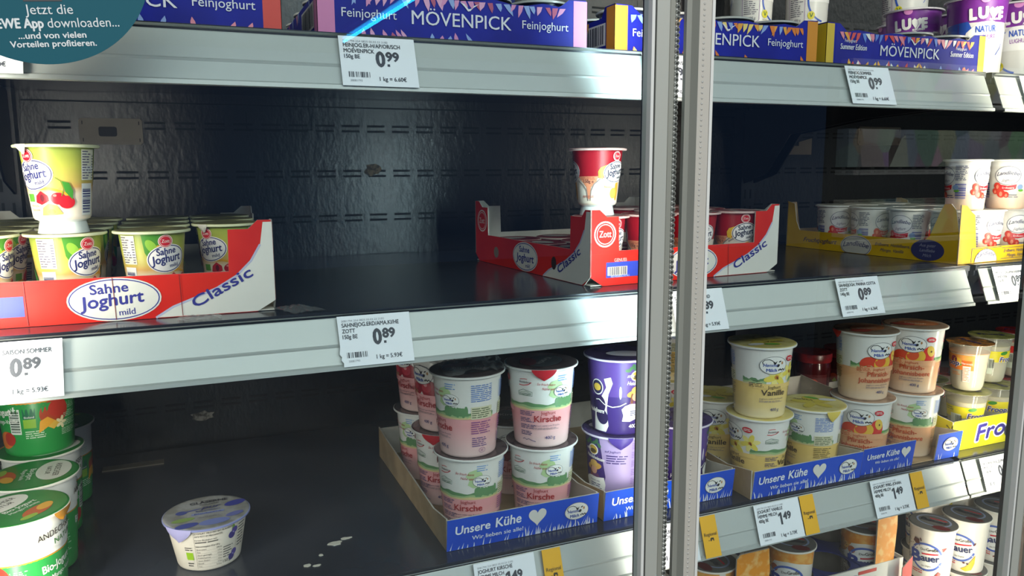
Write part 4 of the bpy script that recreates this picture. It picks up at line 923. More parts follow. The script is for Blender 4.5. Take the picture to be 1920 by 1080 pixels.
# --- glass jars with red lids at the back
t = thing('yoghurt_jar', '', 'jar'); mb = MB(); mb.lathe([(.0, .001), (.026, .0012), (.030, .004), (.0325, .012), (.034, .05), (.033, .066), (.030, .072)], mat('460c11', .15), 40)
a = Art(); a.rect(-.03, .018, .03, .046, mat('5a1418', .4), 1); a.ell(.004, .03, .008, .008, mat('c2452a', .4), 2); a.poly([(.0, .022), (.006, .030), (.012, .020)], mat('c9c23a', .4), 3); wrap(mb, a, [(.0325, .012), (.034, .05)], .0335); mb.build('jar_body', t)
mb = MB(); mb.lathe([(.0345, .068), (.0352, .070), (.0352, .082), (.034, .084), (0, .084)], mottle('jar_lid', '8e1c22', '5a1216', 40, .3), 40); mb.build('jar_lid', t); t['h'] = .084; JAR = t

# ------------------------------------------------------------------ cardboard trays
KRAFT = mottle('kraft', 'a68c69', 'b59a76', 30, .75); GREYB = mottle('grey_board', 'bdb7ab', 'cbc5ba', 25, .75)
def tray_root(label, x, y, z, rot=0): return thing('cardboard_tray', label, 'cardboard tray', (x, y, z), rot * D2R)
def panel(root, name, poly, O, U, V, t, face, edge, art=None, back=None):
    mb = MB(); mb.prism(poly, O, U, V, t, face, edge)
    if back:
        N = Vector(U).normalized().cross(Vector(V).normalized()); U2 = -Vector(U).normalized()
        mb.prism([(-p[0], p[1]) for p in poly][::-1], Vector(O) - N * (t + .0003), U2, V, .0002, back, edge)
    if art: flat(mb, art, O, U, V)
    return mb.build(name, root)
# --- red trays
TRED = mottle('red_card', 'cf1c12', 'd82618', 14, .5, spec=.3); TW2 = mat('e2ddd3', .45); TNAV = mat('34358a', .45)
def swoosh(a, x1, k, side, h_top):
    """white corner with a curved edge and the slanted word"""
    s = -1 if side == 'r' else 1
    crv = [(x1 + s * .142 * k, .0005), (x1 + s * .122 * k, .010), (x1 + s * .095 * k, .018), (x1 + s * .070 * k, .026), (x1 + s * .046 * k, .037), (x1 + s * .028 * k, .051), (x1 + s * .016 * k, .067), (x1 + s * .009, .089)]
    a.poly(crv + [(x1 + s * .0005, .089), (x1 + s * .0005, .0105), (x1 + s * .0175, .0005)], TW2, 1)
    a.line(crv[:-1], .0022, mat('b9b7cf', .45), 2)
def red_tray(label, x, y, rot, W=.294, D=.328):
    t = tray_root(label, x, y, ZM + .0004, rot); H = .0415; tk = .0014; h1, h2 = .091, .0825
    f = [(.018, 0), (W - .018, 0), (W, .0115), (W, h1), (W - .014, h1), (W - .023, h2), (W - .042, h2), (W - .043, H), (.041, H), (.040, h2), (.023, h2), (.013, h1), (0, h1), (0, .0115)]
    a = Art(); swoosh(a, W, .78, 'r', h1)
    a.text('Classic', W - .075, .0075, .0105, TNAV, 5, bold=.02, rot=28, w=.062)
    zott_ring(a, .0205, .0620, .0155, 2, TRED, mat('e9d9d2', .45))
    a.rect(.0225, .0095, .0800, .0280, mat('2f3fa8', .45), 2); a.rect(.0245, .0120, .0530, .0225, mat('cbb9a2', .45), 3); a.bars(.0270, .0125, .0250, .0095, 16, mat('4a4458', .45), 4); a.text('GENUSS', .034, .0285, .0040, mat('e9b9b2', .45), 4, w=.018); a.text('4014500514741', .0290, .0095, .0028, mat('b9bce2', .45), 4, w=.027)
    x0 = W * .515
    a.ell(x0, .0205, .0400, .0205, TW2, 2); a.ring(x0, .0205, .0385, .0192, .0010, TNAV, 3)
    a.text('Sahne', x0 - .020, .0260, .0090, TNAV, 4, bold=.02, w=.032, rot=3); a.text('Joghurt', x0 - .029, .0125, .0115, TNAV, 4, bold=.024, shear=.08, w=.054, rot=5); a.text('mild', x0 + .003, .0050, .0060, TNAV, 4, bold=.01, rot=3)
    for xx in (x0, .0820, W - .087): a.line([(xx, .001), (xx - .001, H - .0005)], .0006, mat('7a1a18', .5), 6)
    panel(t, 'front_panel', f, (0, 0, 0), (1, 0, 0), (0, 0, 1), tk, TRED, GREYB, a, GREYB)
    sd = [(.014, 0), (D - .014, 0), (D, .0115), (D, h1), (D - .012, h1), (D - .020, h2), (D - .045, h2), (D - .046, H), (.046, H), (.045, h2), (.026, h2), (.014, h1), (0, h1), (0, .0115)]
    # left side: its own u axis runs from the back corner to the front one
    a = Art(); swoosh(a, D, .80, 'r', h1); a.text('Classic', D - .072, .0080, .0100, TNAV, 5, bold=.02, rot=30, w=.060)
    a.ell(D * .50, .0205, .036, .0200, TW2, 2); a.ring(D * .50, .0205, .0345, .0186, .0010, TNAV, 3); a.text('Sahne', D * .5 - .016, .0265, .0080, TNAV, 4, bold=.02, w=.029); a.text('Joghurt', D * .5 - .025, .0140, .0105, TNAV, 4, bold=.024, shear=.08, w=.050); a.text('mild', D * .5 + .002, .0060, .0055, TNAV, 4, bold=.01)
    zott_ring(a, .026, .0620, .0165, 2, TRED, mat('e9d9d2', .45)); a.ell(.074, .0185, .0080, .0080, mat('8a7a6a', .6), 2); a.ell(D - .085, .0200, .0062, .0085, mat('3a2422', .6), 3)
    panel(t, 'side_panel', sd, (0, D, 0), (0, -1, 0), (0, 0, 1), tk, TRED, GREYB, a, GREYB)
    panel(t, 'side_panel', sd, (W, 0, 0), (0, 1, 0), (0, 0, 1), tk, TRED, GREYB, None, GREYB)
    panel(t, 'back_panel', f, (W, D, 0), (-1, 0, 0), (0, 0, 1), tk, TRED, GREYB, None, GREYB)
    mb = MB(); mb.box((tk + .0004, tk + .0004, .0002), (W - tk - .0004, D - tk - .0004, .0014), GREYB); mb.build('base', t)
    return t
FL = ZM + .002
red_tray('red cardboard tray at the left holding green yoghurt cups', -.2180, .8150, -1.0, W=.2985)
red_tray('red cardboard tray behind the door frames holding dark red yoghurt cups', .4400, .8140, 4.3, W=.300)
ORD = ['front', 'second', 'third', 'rear']; COLS = ['leftmost', 'second from left', 'third from left', 'rightmost']
xs = (-.1785, -.1050, -.0300, .0425)
for r in range(4):
    for c in range(4):
        if r == 0 and c == 3: continue
        y = .8560 + r * .0735 - (.0036 - .0012 * c); ph = [47, 47, 60, -30][c] + [0, 15, -40, 70][r]
        if (r, c) == (1, 3): ph = -5 + 0
        if r == 0: lb = 'green cup, front row of the left red tray, ' + ['cut by the picture edge', 'carrying another cup', 'rightmost one'][c]
        else: lb = 'green yoghurt cup in the %s row of the left red tray, %s' % (ORD[r], COLS[c])
        place(ZC, xs[c], y, FL, lb, {0: [58, 82, 95, 0][c], 1: [60, 20, 75, -20][c]}.get(r, ph), 'green cups in the left red tray')
place(ZC, -.1045, .8420, FL + ZC['h'], 'green cherry and banana cup standing on top of the cups in the left tray', -10)
def in_tray(x0, y0, deg, u, v):
    c, sn = math.cos(deg * D2R), math.sin(deg * D2R); return x0 + u * c - v * sn, y0 + u * sn + v * c
def rt(u, v): return in_tray(.4400, .8140, 4.3, u, v)
for r in range(3):
    for c in range(4):
        if c < 2 and r > 0: continue
        lb = 'dark red yoghurt cup in the %s row of the right red tray, %s' % (ORD[r], COLS[c])
        if (r, c) == (0, 0): lb = 'dark red yoghurt cup behind the round red emblem corner, carrying another'
        x, y = rt(c * .0730 + .0400, .0390 + r * .0735)
        place(ZRC, x, y, FL, lb, {0: [10, 20, 26, 26][c], 1: [0, 0, -110, -100][c]}.get(r, 140), 'dark red cups in the right red tray')
x, y = rt(.0360, .0420); place(ZRC, x, y, FL + ZRC['h'], 'dark red banana cup standing on top at the corner of the right tray', 2)
for i in range(6):
    x, y = rt(.0400 + .0716 * (i % 2), .1140 + .0745 * (i // 2))
    place(LOW, x, y, FL, 'low red-lidded pot deep in the right red tray, %s' % ['nearest the post', 'nearest, further right', 'middle, beside the side wall', 'middle, further right', 'rear left corner', 'rear, further right'][i], i * 40, 'low pots in the right red tray')

# --- yellow tray of strawberry cups
TYEL = mottle('yellow_card', 'd9a916', 'e2b41e', 14, .45); YIN = mat('c9b27a', .6); DB = mat('3a3d6c', .5)
def yellow_tray(x, y, rot):
    W, D, H, hf = .30, .325, .0300, .0225; tk = .0014
    t = tray_root('yellow cardboard tray holding white strawberry cups at the right', x, y, ZM + .0004, rot)
    sd = [(0, 0), (D, 0), (D, .040), (D - .008, .078), (D - .016, .0865), (D - .026, .0855), (D - .032, .074), (D - .046, H + .008), (D - .056, H), (.030, H), (.022, .045), (.016, .076), (.0, .080)]
    a = Art(); a.text('Fruchtjoghurt', .040, .0115, .0075, DB, 3, bold=.008, shear=.4, w=.072)
    a.ell(.150, .0120, .0300, .0175, mat('cfc9be', .5), 3, 0, 40, 0, 360); a.ring(.150, .0120, .0285, .0162, .0008, DB, 4); a.text('Landliebe', .150, .0095, .0085, DB, 5, bold=.015, shear=.35, al='c', w=.050, arc=.003)
    a.sh = [(([(p[0], max(p[1], .0006)) for p in v]), f, m_, z) for v, f, m_, z in a.sh]
    a.text('Erdbeere, Heidelbeere,', .186, .0165, .0050, DB, 3, shear=.4, w=.062); a.text('Mango, Vanille', .196, .0080, .0050, DB, 3, shear=.4, w=.042)
    a.ell(D - .048, .0165, .0270, .0158, DB, 3); 
    for q, l in enumerate(('Aus guter', 'Landliebe', 'Milch')): a.text(l, D - .048, .0215 - q * .0075, .0046, mat('a9a9bc', .5), 5, shear=.3, al='c')
    panel(t, 'side_panel', sd, (0, D, 0), (0, -1, 0), (0, 0, 1), tk, TYEL, GREYB, a, YIN)
    panel(t, 'side_panel', [(D - p[0], p[1]) for p in sd][::-1], (W, 0, 0), (0, 1, 0), (0, 0, 1), tk, TYEL, GREYB, None, YIN)
    f = [(0, 0), (W, 0), (W, .085), (W - .014, .082), (W - .028, .070), (W - .030, hf), (.040, hf), (.032, .070), (.022, .076), (.012, .084), (0, .0855)]
    a = Art(); a.rect(.030, .0010, .031, .0215, DB, 2); a.rect(.030, .0208, .100, .0216, DB, 2)
    pts = [(.064 + .026 * math.cos(i * PI / 20), .0010 + .0185 * math.sin(i * PI / 20)) for i in range(21)]
    a.poly(pts, mat('ece6da', .5), 3); a.line(pts, .0010, DB, 4); a.text('Landliebe', .064, .0065, .0068, DB, 5, bold=.015, shear=.3, al='c', w=.042, arc=.004)
    a.rect(.100, .0030, W - .004, .0036, DB, 3); a.rect(.100, .0190, W - .004, .0196, DB, 3); a.text('Erdbeere, Heidelbeere,', .106, .0125, .0048, DB, 3, shear=.4, w=.066); a.text('Mango, Vanille', .114, .0055, .0048, DB, 3, shear=.4, w=.046)
    panel(t, 'front_panel', f, (0, 0, 0), (1, 0, 0), (0, 0, 1), tk, TYEL, GREYB, a, YIN)
    panel(t, 'back_panel', [(0, 0), (W, 0), (W, .078), (W - .02, .078), (W - .03, H), (.165, H), (.155, .066), (.125, .066), (.115, H), (.020, H), (.014, .080), (0, .080)], (W, D, 0), (-1, 0, 0), (0, 0, 1), tk, TYEL, GREYB, None, KRAFT)
    mb = MB(); mb.box((tk + .0004, tk + .0004, .0002), (W - tk - .0004, D - tk - .0004, .0014), GREYB); mb.build('base', t)
    return t
YR = 4.0
yellow_tray(1.0220, .7860, YR)
def yt(u, v):
    c, s = math.cos(YR * D2R), math.sin(YR * D2R); return 1.0220 + u * c - v * s, .7860 + u * s + v * c
for c in range(3):
    for r in range(4):
        x, y = yt(.039 + c * .0690, .0390 + r * .0715)
        lb = 'white strawberry cup in the yellow tray, %s of the %s row' % (['nearest the picture edge' if 0 else 'first', 'second', 'third', 'last'][r], ['left', 'middle', 'right'][c])
        place(LAND, x, y, FL, lb, {0: [-20, -35, 10, 40][r], 1: [10, 60, 0, 0][r]}.get(c, 30), 'white strawberry cups in the yellow tray')
place(LAND, 1.0830, .8290, FL + LAND['h'], 'upper white strawberry cup at the left corner of the yellow tray', 5)
place(LAND, 1.1640, .8230, FL + LAND['h'], 'upper white strawberry cup at the right picture edge with oval facing out', 58)

# --- blue cartons on the top shelf
MBL = mottle('carton_blue', '0b1488', '101c98', 12, .5, spec=.25); MPAP = mat('e4e2ea', .4)
LEAFC = {'pink': ('d98ab8', 'b0456c', 'e2a2c6', '8aa4dc'), 'orange': ('e8a03a', 'f0d074', '8aa4dc', 'e07a2a'), 'yellow': ('f0c84a', 'ece8e2', '5f82d2', 'e88a9a', 'e8a03a', 'd84a4a'), 'red': ('d84a3a', '8aa4dc', 'e88a9a', 'b0456c')}
def blue_carton(label, x, y, rot, end, fam, summer=False, W=.295, D=.33):
    t = tray_root(label, x, y, ZT + .0004, rot); H = .0460; hc = .0515; tk = .0014; E1 = mat(end, .42); rn = random.Random(len(label))
    top = [(W, hc), (W - .022, hc - .001), (W - .030, hc - .007)]
    n = 12; mid = [(W - .034 - i * (W - .068) / n, H - .0035 + .0022 * math.sin(i * 1.9)) for i in range(n + 1)]
    f = [(0, 0), (W, 0)] + top + mid + [(.030, hc - .007), (.022, hc - .001), (0, hc)]
    a = Art(); ew = .0165
    if not summer: a.rect(0.0002, .0002, ew, hc - .0015, E1, 2); a.rect(W - ew, .0002, W - .0002, hc - .0015, E1, 2)
    else: a.rect(W - .0125, .0002, W - .0002, hc - .0015, E1, 2); a.rect(0.0002, .0002, .0125, hc - .0015, mat('d9b43a', .42), 2)
    cols = [mat(c, .4) for c in LEAFC[fam]]
    xx = .024
    while xx < W - .024:
        l = .007 + rn.random() * .006; d = rn.choice((-1, 1)) * (.15 + rn.random() * .6); yt_ = H - .0055; wd = .0026 + rn.random() * .0012; m_ = rn.choice(cols)
        a.poly([(xx - wd, yt_), (xx + wd, yt_ + .0004), (xx + wd * .9 + d * l * .5, yt_ - l * .5), (xx + d * l, yt_ - l), (xx - wd * .6 + d * l * .5, yt_ - l * .55)], m_, 3 + rn.randint(0, 2)); xx += .0052 + rn.random() * .0042
    for k in range(26 if summer else 12):
        xx = rn.uniform(.02, W - .02); l = .005 + rn.random() * .004; d = rn.uniform(-.7, .7)
        a.poly([(xx - .0024, .0003), (xx + .0024, .0003), (xx + .002 + d * l * .5, l * .5), (xx + d * l, l), (xx - .002 + d * l * .5, l * .5)], rn.choice(cols), 3)
    xm = W * .505
    a.text('MÖVENPICK', xm, .0145, .0135, MPAP, 7, al='c', w=.108, bold=.004)
    a.poly([(xm - .003, .0395), (xm + .002, .0375), (xm + .0065, .0328), (xm + .0110, .0340), (xm + .0180, .0385), (xm + .0125, .0365), (xm + .0085, .0312), (xm + .0058, .0306), (xm + .0020, .0350)], MPAP, 7)
    for xx, al in ((ew + .0065, 'l'), (W - ew - .0065, 'r')):
        if summer: a.text('Feinjoghurt', xx + (.007 if al == 'l' else -.014), .0285, .0040, MPAP, 7, al=al, w=.020); a.text('Summer Edition', xx, .0195, .0070, MPAP, 7, al=al, w=.0445, bold=.012, shear=.1)
        else: a.text('Feinjoghurt', xx, .0175, .0085, MPAP, 7, al=al, w=.0545)
    panel(t, 'front_panel', f, (0, 0, 0), (1, 0, 0), (0, 0, 1), tk, MBL, GREYB, a, GREYB)
    sd = [(0, 0), (D, 0), (D, hc), (D - .022, hc), (D - .030, H - .006), (.030, H - .006), (.022, hc), (0, hc)]
    for O, U, s in (((0, D, 0), (0, -1, 0), 1), ((W, 0, 0), (0, 1, 0), 0)):
        a = Art(); u0 = (lambda p, q: (D - q, D - p) if s else (p, q))
        p, q = u0(.0002, .018); a.rect(p, .0002, q, hc - .0015, E1, 2)
        p, q = u0(.020, .100); a.rect(p, .0090, q, .0340, mat('d9d6cf', .45), 2); p, q = u0(.024, .097); a.bars(p, .0110, q - p, .0210, 22, mat('2a2c3a', .5), 3)
        for k in range(9): xx = rn.uniform(.03, D - .03); a.poly([(xx - .004, H - .007), (xx + .004, H - .007), (xx + .002, H - .018)], rn.choice(cols), 3)
        panel(t, 'side_panel', sd, O, U, (0, 0, 1), tk, MBL, GREYB, a, GREYB)
    panel(t, 'back_panel', sd[:2] + [(W if p[0] == D else (W - (D - p[0]) if p[0] > D / 2 else p[0]), p[1]) for p in sd[2:]] if 0 else [(0, 0), (W, 0), (W, hc), (W - .02, hc), (W - .03, H - .006), (.03, H - .006), (.02, hc), (0, hc)], (W, D, 0), (-1, 0, 0), (0, 0, 1), tk, MBL, GREYB, None, GREYB)
    mb = MB(); mb.box((tk + .0004, tk + .0004, .0002), (W - tk - .0004, D - tk - .0004, .0014), GREYB); mb.build('base', t)
    return t
CART = [('blue carton with red ends at the top left', -.1945, 'd63a2c', 'red', False), ('blue carton with pink ends on the top shelf', .1300, 'd27aac', 'pink', False),
        ('blue carton with orange ends behind the door frames', .4560, 'd98a1e', 'orange', False), ('blue summer carton with yellow ends at the right of the top shelf', .7620, 'e6c62c', 'yellow', True)]
FT = ZT + .002
for i, (lb, x, e, fam, sm) in enumerate(CART):
    blue_carton(lb, x, .7920, 0, e, fam, sm, W=.291 if i < 3 else .288)
    who = ['red-ended', 'pink-ended', 'orange-ended', 'yellow-ended'][i]
    for r in range(4):
        for c in range(4):
            if i == 3 and (r == 0 and c < 2): continue
            place(MOV, x + .0385 + c * .0712, .8335 + r * .0725, FT, 'dark blue fruit yoghurt cup in the %s blue carton, %s row, %s' % (who, ORD[r], COLS[c]), (r * 77 + c * 50) % 360, 'blue cups in the %s carton' % who)
for i, (x, y) in enumerate(((.3120, .9070), (.3830, .9790), (.2410, .9790))):
    place(MOV, x, y, FT + MOV['h'], 'upper dark blue cup on the pink-ended carton cups, %s' % ['in front', 'behind at right', 'behind at left'][i], i * 70, 'upper cups on the pink-ended carton')
# tall purple-banded cups at the right end
LV = [(1.1230, .8650, 0, -18, 'large white and purple cup with a heart, front left at the top right corner'), (1.2160, .8630, 0, 0, 'large white and purple cup cut by the picture edge at top right'),
      (1.0750, 1.1200+.05, 0, 100, 'large purple-banded cup standing behind the blue cartons, under another cup'), (1.1070, .9640, 0, 8, 'dim large purple-banded cup just behind the front one'), (1.2130, .9600, 0, 60, 'large purple-banded cup behind the one at the picture edge'),
      (1.2000, 1.0650, 0, 60, 'large purple-banded cup in the third row near the picture edge')]
for x, y, zz, ph, lb in LV: place(LUV, x, y, ZT + .0003, lb, ph)
place(LUV, 1.0750, 1.1700, ZT + .0003 + LUV['h'], 'upper white cup with a round yellow leaf seal', -48)
place(LUV, 1.2000, 1.0650, ZT + .0003 + LUV['h'], 'upper white cup with a blue arc behind the large front cups', -20)
place(LUV, .9700, 1.1950, ZT + .0003, 'large white cup against the back wall behind the yellow-ended carton', -75)
place(LUV, .9700, 1.1950, ZT + .0003 + LUV['h'], 'upper white cup with a framed text panel against the back wall', -75)

# --- blue-fronted trays of large cups on the lower shelf
HBL = mottle('cow_blue', '1348c0', '184fcc', 10, .5, spec=.3); HIN = GREYB
def cow_art(a, x, y, k, m_=OFFW): 
    cow_oval(a, x, y, k, 4, False)
def hemme_front(W, H, full=True, seed=1, x0=0):
    a = Art(); rn = random.Random(seed); W_ = mat('e9ecf2', .45)
    xx = x0 + .004
    while xx < W - .004:
        dens = .35 if xx < x0 + .05 else (.6 if xx < x0 + .09 else 1.2)
        if rn.random() < .45 * dens:
            l = .005 + rn.random() * (.007 if dens < 1 else .010); d = rn.uniform(-.35, .5)
            a.poly([(xx - .0007, .0006), (xx + .0007, .0006), (xx + .0006 + d * l * .4, l * .6), (xx + d * l, l)], W_, 3)
        xx += .0016
    if full:
        a.text('Unsere', x0 + .010, .0200, .0105, W_, 6, bold=.02, w=.042, rot=1, shear=.08); a.text('Kühe', x0 + .0590, .0205, .0120, W_, 6, bold=.02, w=.0320, rot=1, shear=.08)
        a.text('Wir lieben sie alle!', x0 + .0300, .0098, .0052, W_, 6, bold=.01, w=.0640)
        hx, hy = x0 + .1120, .0245; q = []
        for i in range(40):
            tt = 2 * PI * i / 40; q.append((hx + .00072 * 16 * math.sin(tt) ** 3, hy + .00078 * (13 * math.cos(tt) - 5 * math.cos(2 * tt) - 2 * math.cos(3 * tt) - math.cos(4 * tt))))
        a.poly(q, mat('e3ded6', .45), 5)
        cow_oval(a, x0 + .1640, .0215, .0160, 6)
    return a
def hemme_tray(label, x, y, rot, W, parts, D=.33, H=.0395, lean=0):
    """tray with tall kraft sides falling to a blue front strip; parts: list of (u0, u1, art or None, torn)"""
    t = tray_root(label, x, y, ZB + .0004, rot); tk = .0016
    sd = [(0, 0), (D, 0), (D, H), (D - .05, H * .80), (.040, H * 1.05), (0, H * 1.15)]
    panel(t, 'side_panel', sd, (0, D, 0), (0, -1, 0), (0, 0, 1), tk, KRAFT, GREYB, None, HIN)
    panel(t, 'side_panel', [(D - p[0], p[1]) for p in sd][::-1], (W, 0, 0), (0, 1, 0), (0, 0, 1), tk, KRAFT, GREYB, None, HIN)
    panel(t, 'back_panel', [(0, 0), (W, 0), (W, H * 1.1), (0, H * 1.1)], (W, D, 0), (-1, 0, 0), (0, 0, 1), tk, KRAFT, GREYB, None, HIN)
    mb = MB(); mb.box((tk + .0004, tk + .0004, .0002), (W - tk - .0004, D - tk - .0004, .0014), KRAFT); mb.build('base', t)
    for u0, u1, art, hh in parts:
        panel(t, 'front_panel', [(u0, 0), (u1, 0), (u1, hh), (u0, hh)], (0, 0, 0), (1, 0, 0), (0, -.12, 1), tk, HBL, GREYB, art, HIN)
    return t
hemme_tray('blue-fronted tray holding pink cherry cups, open kraft side at left', .2520, .8010, 0, .194, [(0, .194, hemme_front(.194, .0395, True, 1), .0395)])
hemme_tray('blue-fronted tray holding purple blueberry cups behind the door frames', .4540, .7990, 0, .194, [(0, .194, hemme_front(.194, .0395, True, 5), .0395)])
hemme_tray('blue-fronted tray holding yellow vanilla cups, pushed over the shelf edge', .6620, .7790, 0, .190, [(.002, .190, hemme_front(.190, .0395, True, 9), .0395)])
a = Art(); a1 = hemme_front(.100, .040, False, 12); W_ = mat('e9ecf2', .45)
a1.text('Unsere', .008, .0225, .0085, W_, 6, bold=.02, w=.032, rot=1, shear=.08); a1.text('Kühe', .0440, .0230, .0095, W_, 6, bold=.02, w=.025, rot=1, shear=.08); a1.text('Wir lieben sie alle!', .0240, .0145, .0042, W_, 6, bold=.01, w=.046)
a1.poly([(.0820 + .00056 * 16 * math.sin(i * PI / 20) ** 3, .0255 + .0006 * (13 * math.cos(i * PI / 20) - 5 * math.cos(i * PI / 10) - 2 * math.cos(3 * i * PI / 20) - math.cos(i * PI / 5))) for i in range(40)], mat('e3ded6', .45), 5)
a2 = hemme_front(.194, .040, False, 15, .148); cow_oval(a2, .1730, .0235, .0155, 6)
hemme_tray('blue-fronted tray holding peach cups, its front torn open in the middle', .8570, .7830, 0, .196, [(0, .100, a1, .0400), (.146, .196, a2, .0410)])
FB = ZB + .002; H1 = KIR['h'] * .97
for q in (KIR, KIRT, VAN, PFI, PURC): q.scale[2] = .97
def cups(proto, rows, grp):
    for x, y, lv, ph, lb in rows: place(proto, x, y, FB + lv * H1, lb, ph, grp)
cups(KIR, [(.3010, .8530, 0, 133, 'pink cherry cup at the front left of its tray, lower'), (.2960, .8480, 1, 182, 'pink cherry cup at the front left of its tray, upper, with white text panel'), (.3930, .8490, 0, 128, 'pink cherry cup at the front right of its tray, lower'),
           (.2980, .9440, 1, 46, 'pink cherry cup in the second row at left, upper, showing cherries'),
           (.2990, 1.0370, 0, 185, 'pink cherry cup in the third row at left, lower'), (.2970, 1.0360, 1, 48, 'pink cherry cup in the third row at left, upper, with picture of cherries'), (.3930, .9430, 0, 0, 'pink cherry cup hidden in the second row at right, lower')], 'pink cherry cups')
cups(KIRT, [(.3900, .8440, 1, 113, 'pink cherry cup at the front right of its tray, upper, with red foil tab'), (.2990, .9450, 0, 140, 'pink cherry cup in the second row at left, lower, with red foil tab')], 'pink cherry cups')
cups(PURC, [(.4985, .8470, 0, 182, 'purple blueberry cup left of the door frames, lower, lilac side out'), (.4990, .8440, 1, 5, 'purple blueberry cup left of the door frames, upper'), (.5950, .8480, 0, -50, 'purple blueberry cup seen right of the door frames')], 'purple blueberry cups')
cups(VAN, [(.7120, .8270, 0, 56, 'yellow vanilla cup at the front left of its tray, lower, with large flower'), (.7085, .8240, 1, -26, 'yellow vanilla cup at the front left of its tray, upper'), (.8080, .8280, 0, 182, 'yellow vanilla cup alone at the front right of its tray'),
           (.7110, .9190, 0, 5, 'dim yellow vanilla cup in the second row of its tray'), (.7060, 1.0350, 0, 20, 'yellow vanilla cup at the rear of its tray, lower'), (.7040, 1.0340, 1, -170, 'yellow vanilla cup at the rear of its tray, upper, in shade beside the frame')], 'yellow vanilla cups')
cups(PFI, [(.9040, .8300, 0, 0, 'orange peach cup at the front left of its tray, lower'), (.9010, .8290, 1, -34, 'orange peach cup at the front left of its tray, upper, with a red tab'), (.9990, .8290, 0, 130, 'orange peach cup at the front right of its tray, lower, above the torn gap'), (.9960, .8270, 1, 0, 'orange peach cup at the front right of its tray, upper, facing out')], 'orange peach cups')
for i, (x, y) in enumerate(((1.0900, 1.1250), (1.1700, 1.1300), (1.0700, 1.2080))): place(JAR, x, y, ZB + .0003, 'dark red jar with red lid behind the peach cups, %s' % ['nearest', 'further right', 'against the back wall'][i], i * 30, 'dark red jars')
GLAS.location = (.0030, .8960, ZB + .0003); GLAS.rotation_euler[2] = 2 * D2R
AN = [(-.1680, .8550, 0, -38, 'green mango cup nearest the camera at the lower left, with white band'), (-.1690, .9490, 0, 100, 'green mango cup behind the nearest one, lid with fruit picture'), (-.1740, 1.0430, 0, 150, 'green mango cup in the third row at lower left, carrying another'),
      (-.1740, 1.0420, 1, -103, 'upper green mango cup under the middle rail, with striped code and fruit picture'), (-.2680, .9500, 0, 60, 'green mango cup at the left picture edge, second row'), (-.2690, 1.0460, 0, 60, 'green mango cup at the left picture edge, third row'), (-.1720, 1.1400, 0, 200, 'green mango cup at the rear of the lower left group')]
for x, y, lv, ph, lb in AN: place(AND, x, y, ZB + .0003 + lv * AND['h'], lb, ph)
# --- bright yellow box of clear cups
t = tray_root('bright yellow box with purple outlined letters holding clear cups', 1.0560, .7980, ZB + .0004)
FY = mottle('lemon_card', 'e3d61a', 'ece020', 12, .4); W, D, H = .290, .30, .0470
a = Art(); a.text('Froop', .052, .0100, .0250, mat('f2f0f4', .45), 4, bold=.085, shear=.2, w=.118, rot=4); a.text('Froop', .053, .0104, .0246, mat('3a2f86', .45), 5, bold=.03, shear=.2, w=.115, rot=4); a.ell(.1260, .0185, .0100, .0105, mat('33363c', .4), 6)
a.poly([(0.0005, .0440), (.010, .040), (.004, .034), (.0005, .036)], mat('c9bd1e', .5), 3)
panel(t, 'front_panel', [(.004, 0), (W, 0), (W, H), (.004, H), (0, H - .006), (0, .006)], (0, 0, 0), (1, 0, 0), (0, 0, 1), .0014, FY, GREYB, a, GREYB)
a = Art(); a.ell(D - .055, .030, .022, .010, mat('3a2f86', .45), 3, -10); a.line([(D - .010, .040), (D - .004, .036), (D - .012, .032)], .003, mat('8a8420', .5), 3)
panel(t, 'side_panel', [(0, 0), (D, 0), (D, H), (D - .03, H + .004), (D - .08, H + .004), (D - .12, .028), (0, .028)], (0, D, 0), (0, -1, 0), (0, 0, 1), .0014, FY, GREYB, a, GREYB)
panel(t, 'side_panel', [(0, 0), (D, 0), (D, .028), (0, H)], (W, 0, 0), (0, 1, 0), (0, 0, 1), .0014, FY, GREYB, None, GREYB); panel(t, 'back_panel', [(0, 0), (W, 0), (W, .028), (0, .028)], (W, D, 0), (-1, 0, 0), (0, 0, 1), .0014, FY, GREYB, None, GREYB)
mb = MB(); mb.box((.0018, .0018, .0002), (W - .0018, D - .0018, .0014), GREYB); mb.build('base', t)
for x, y, p, lv, ph, lb in ((1.1310, .8350, FRL, 0, 5, 'clear lemon cup in the bright yellow box, lower left'), (1.1290, .8350, FRP, 1, 42, 'clear cup with orange fruit layer on top at the left of the yellow box'), (1.2040, .8400, FRL, 0, 30, 'clear lemon cup in the bright yellow box, second from left'),
                            (1.2060, .8560, FRL, 1, -20, 'upper clear lemon cup with a striped code'), (1.2760, .8600, FRB, 0, 0, 'clear red-fruit cup in the yellow box, lower'), (1.2780, .8600, FRB, 1, 0, 'upper clear cup with red fruit at the right picture edge'), (1.1350, .9140, FRL, 0, 90, 'clear lemon cup in the second row of the yellow box'), (1.2080, .9240, FRB, 0, 90, 'clear red-fruit cup in the second row of the yellow box')):
    place(p, x, y, FB + lv * .0788, lb, ph)
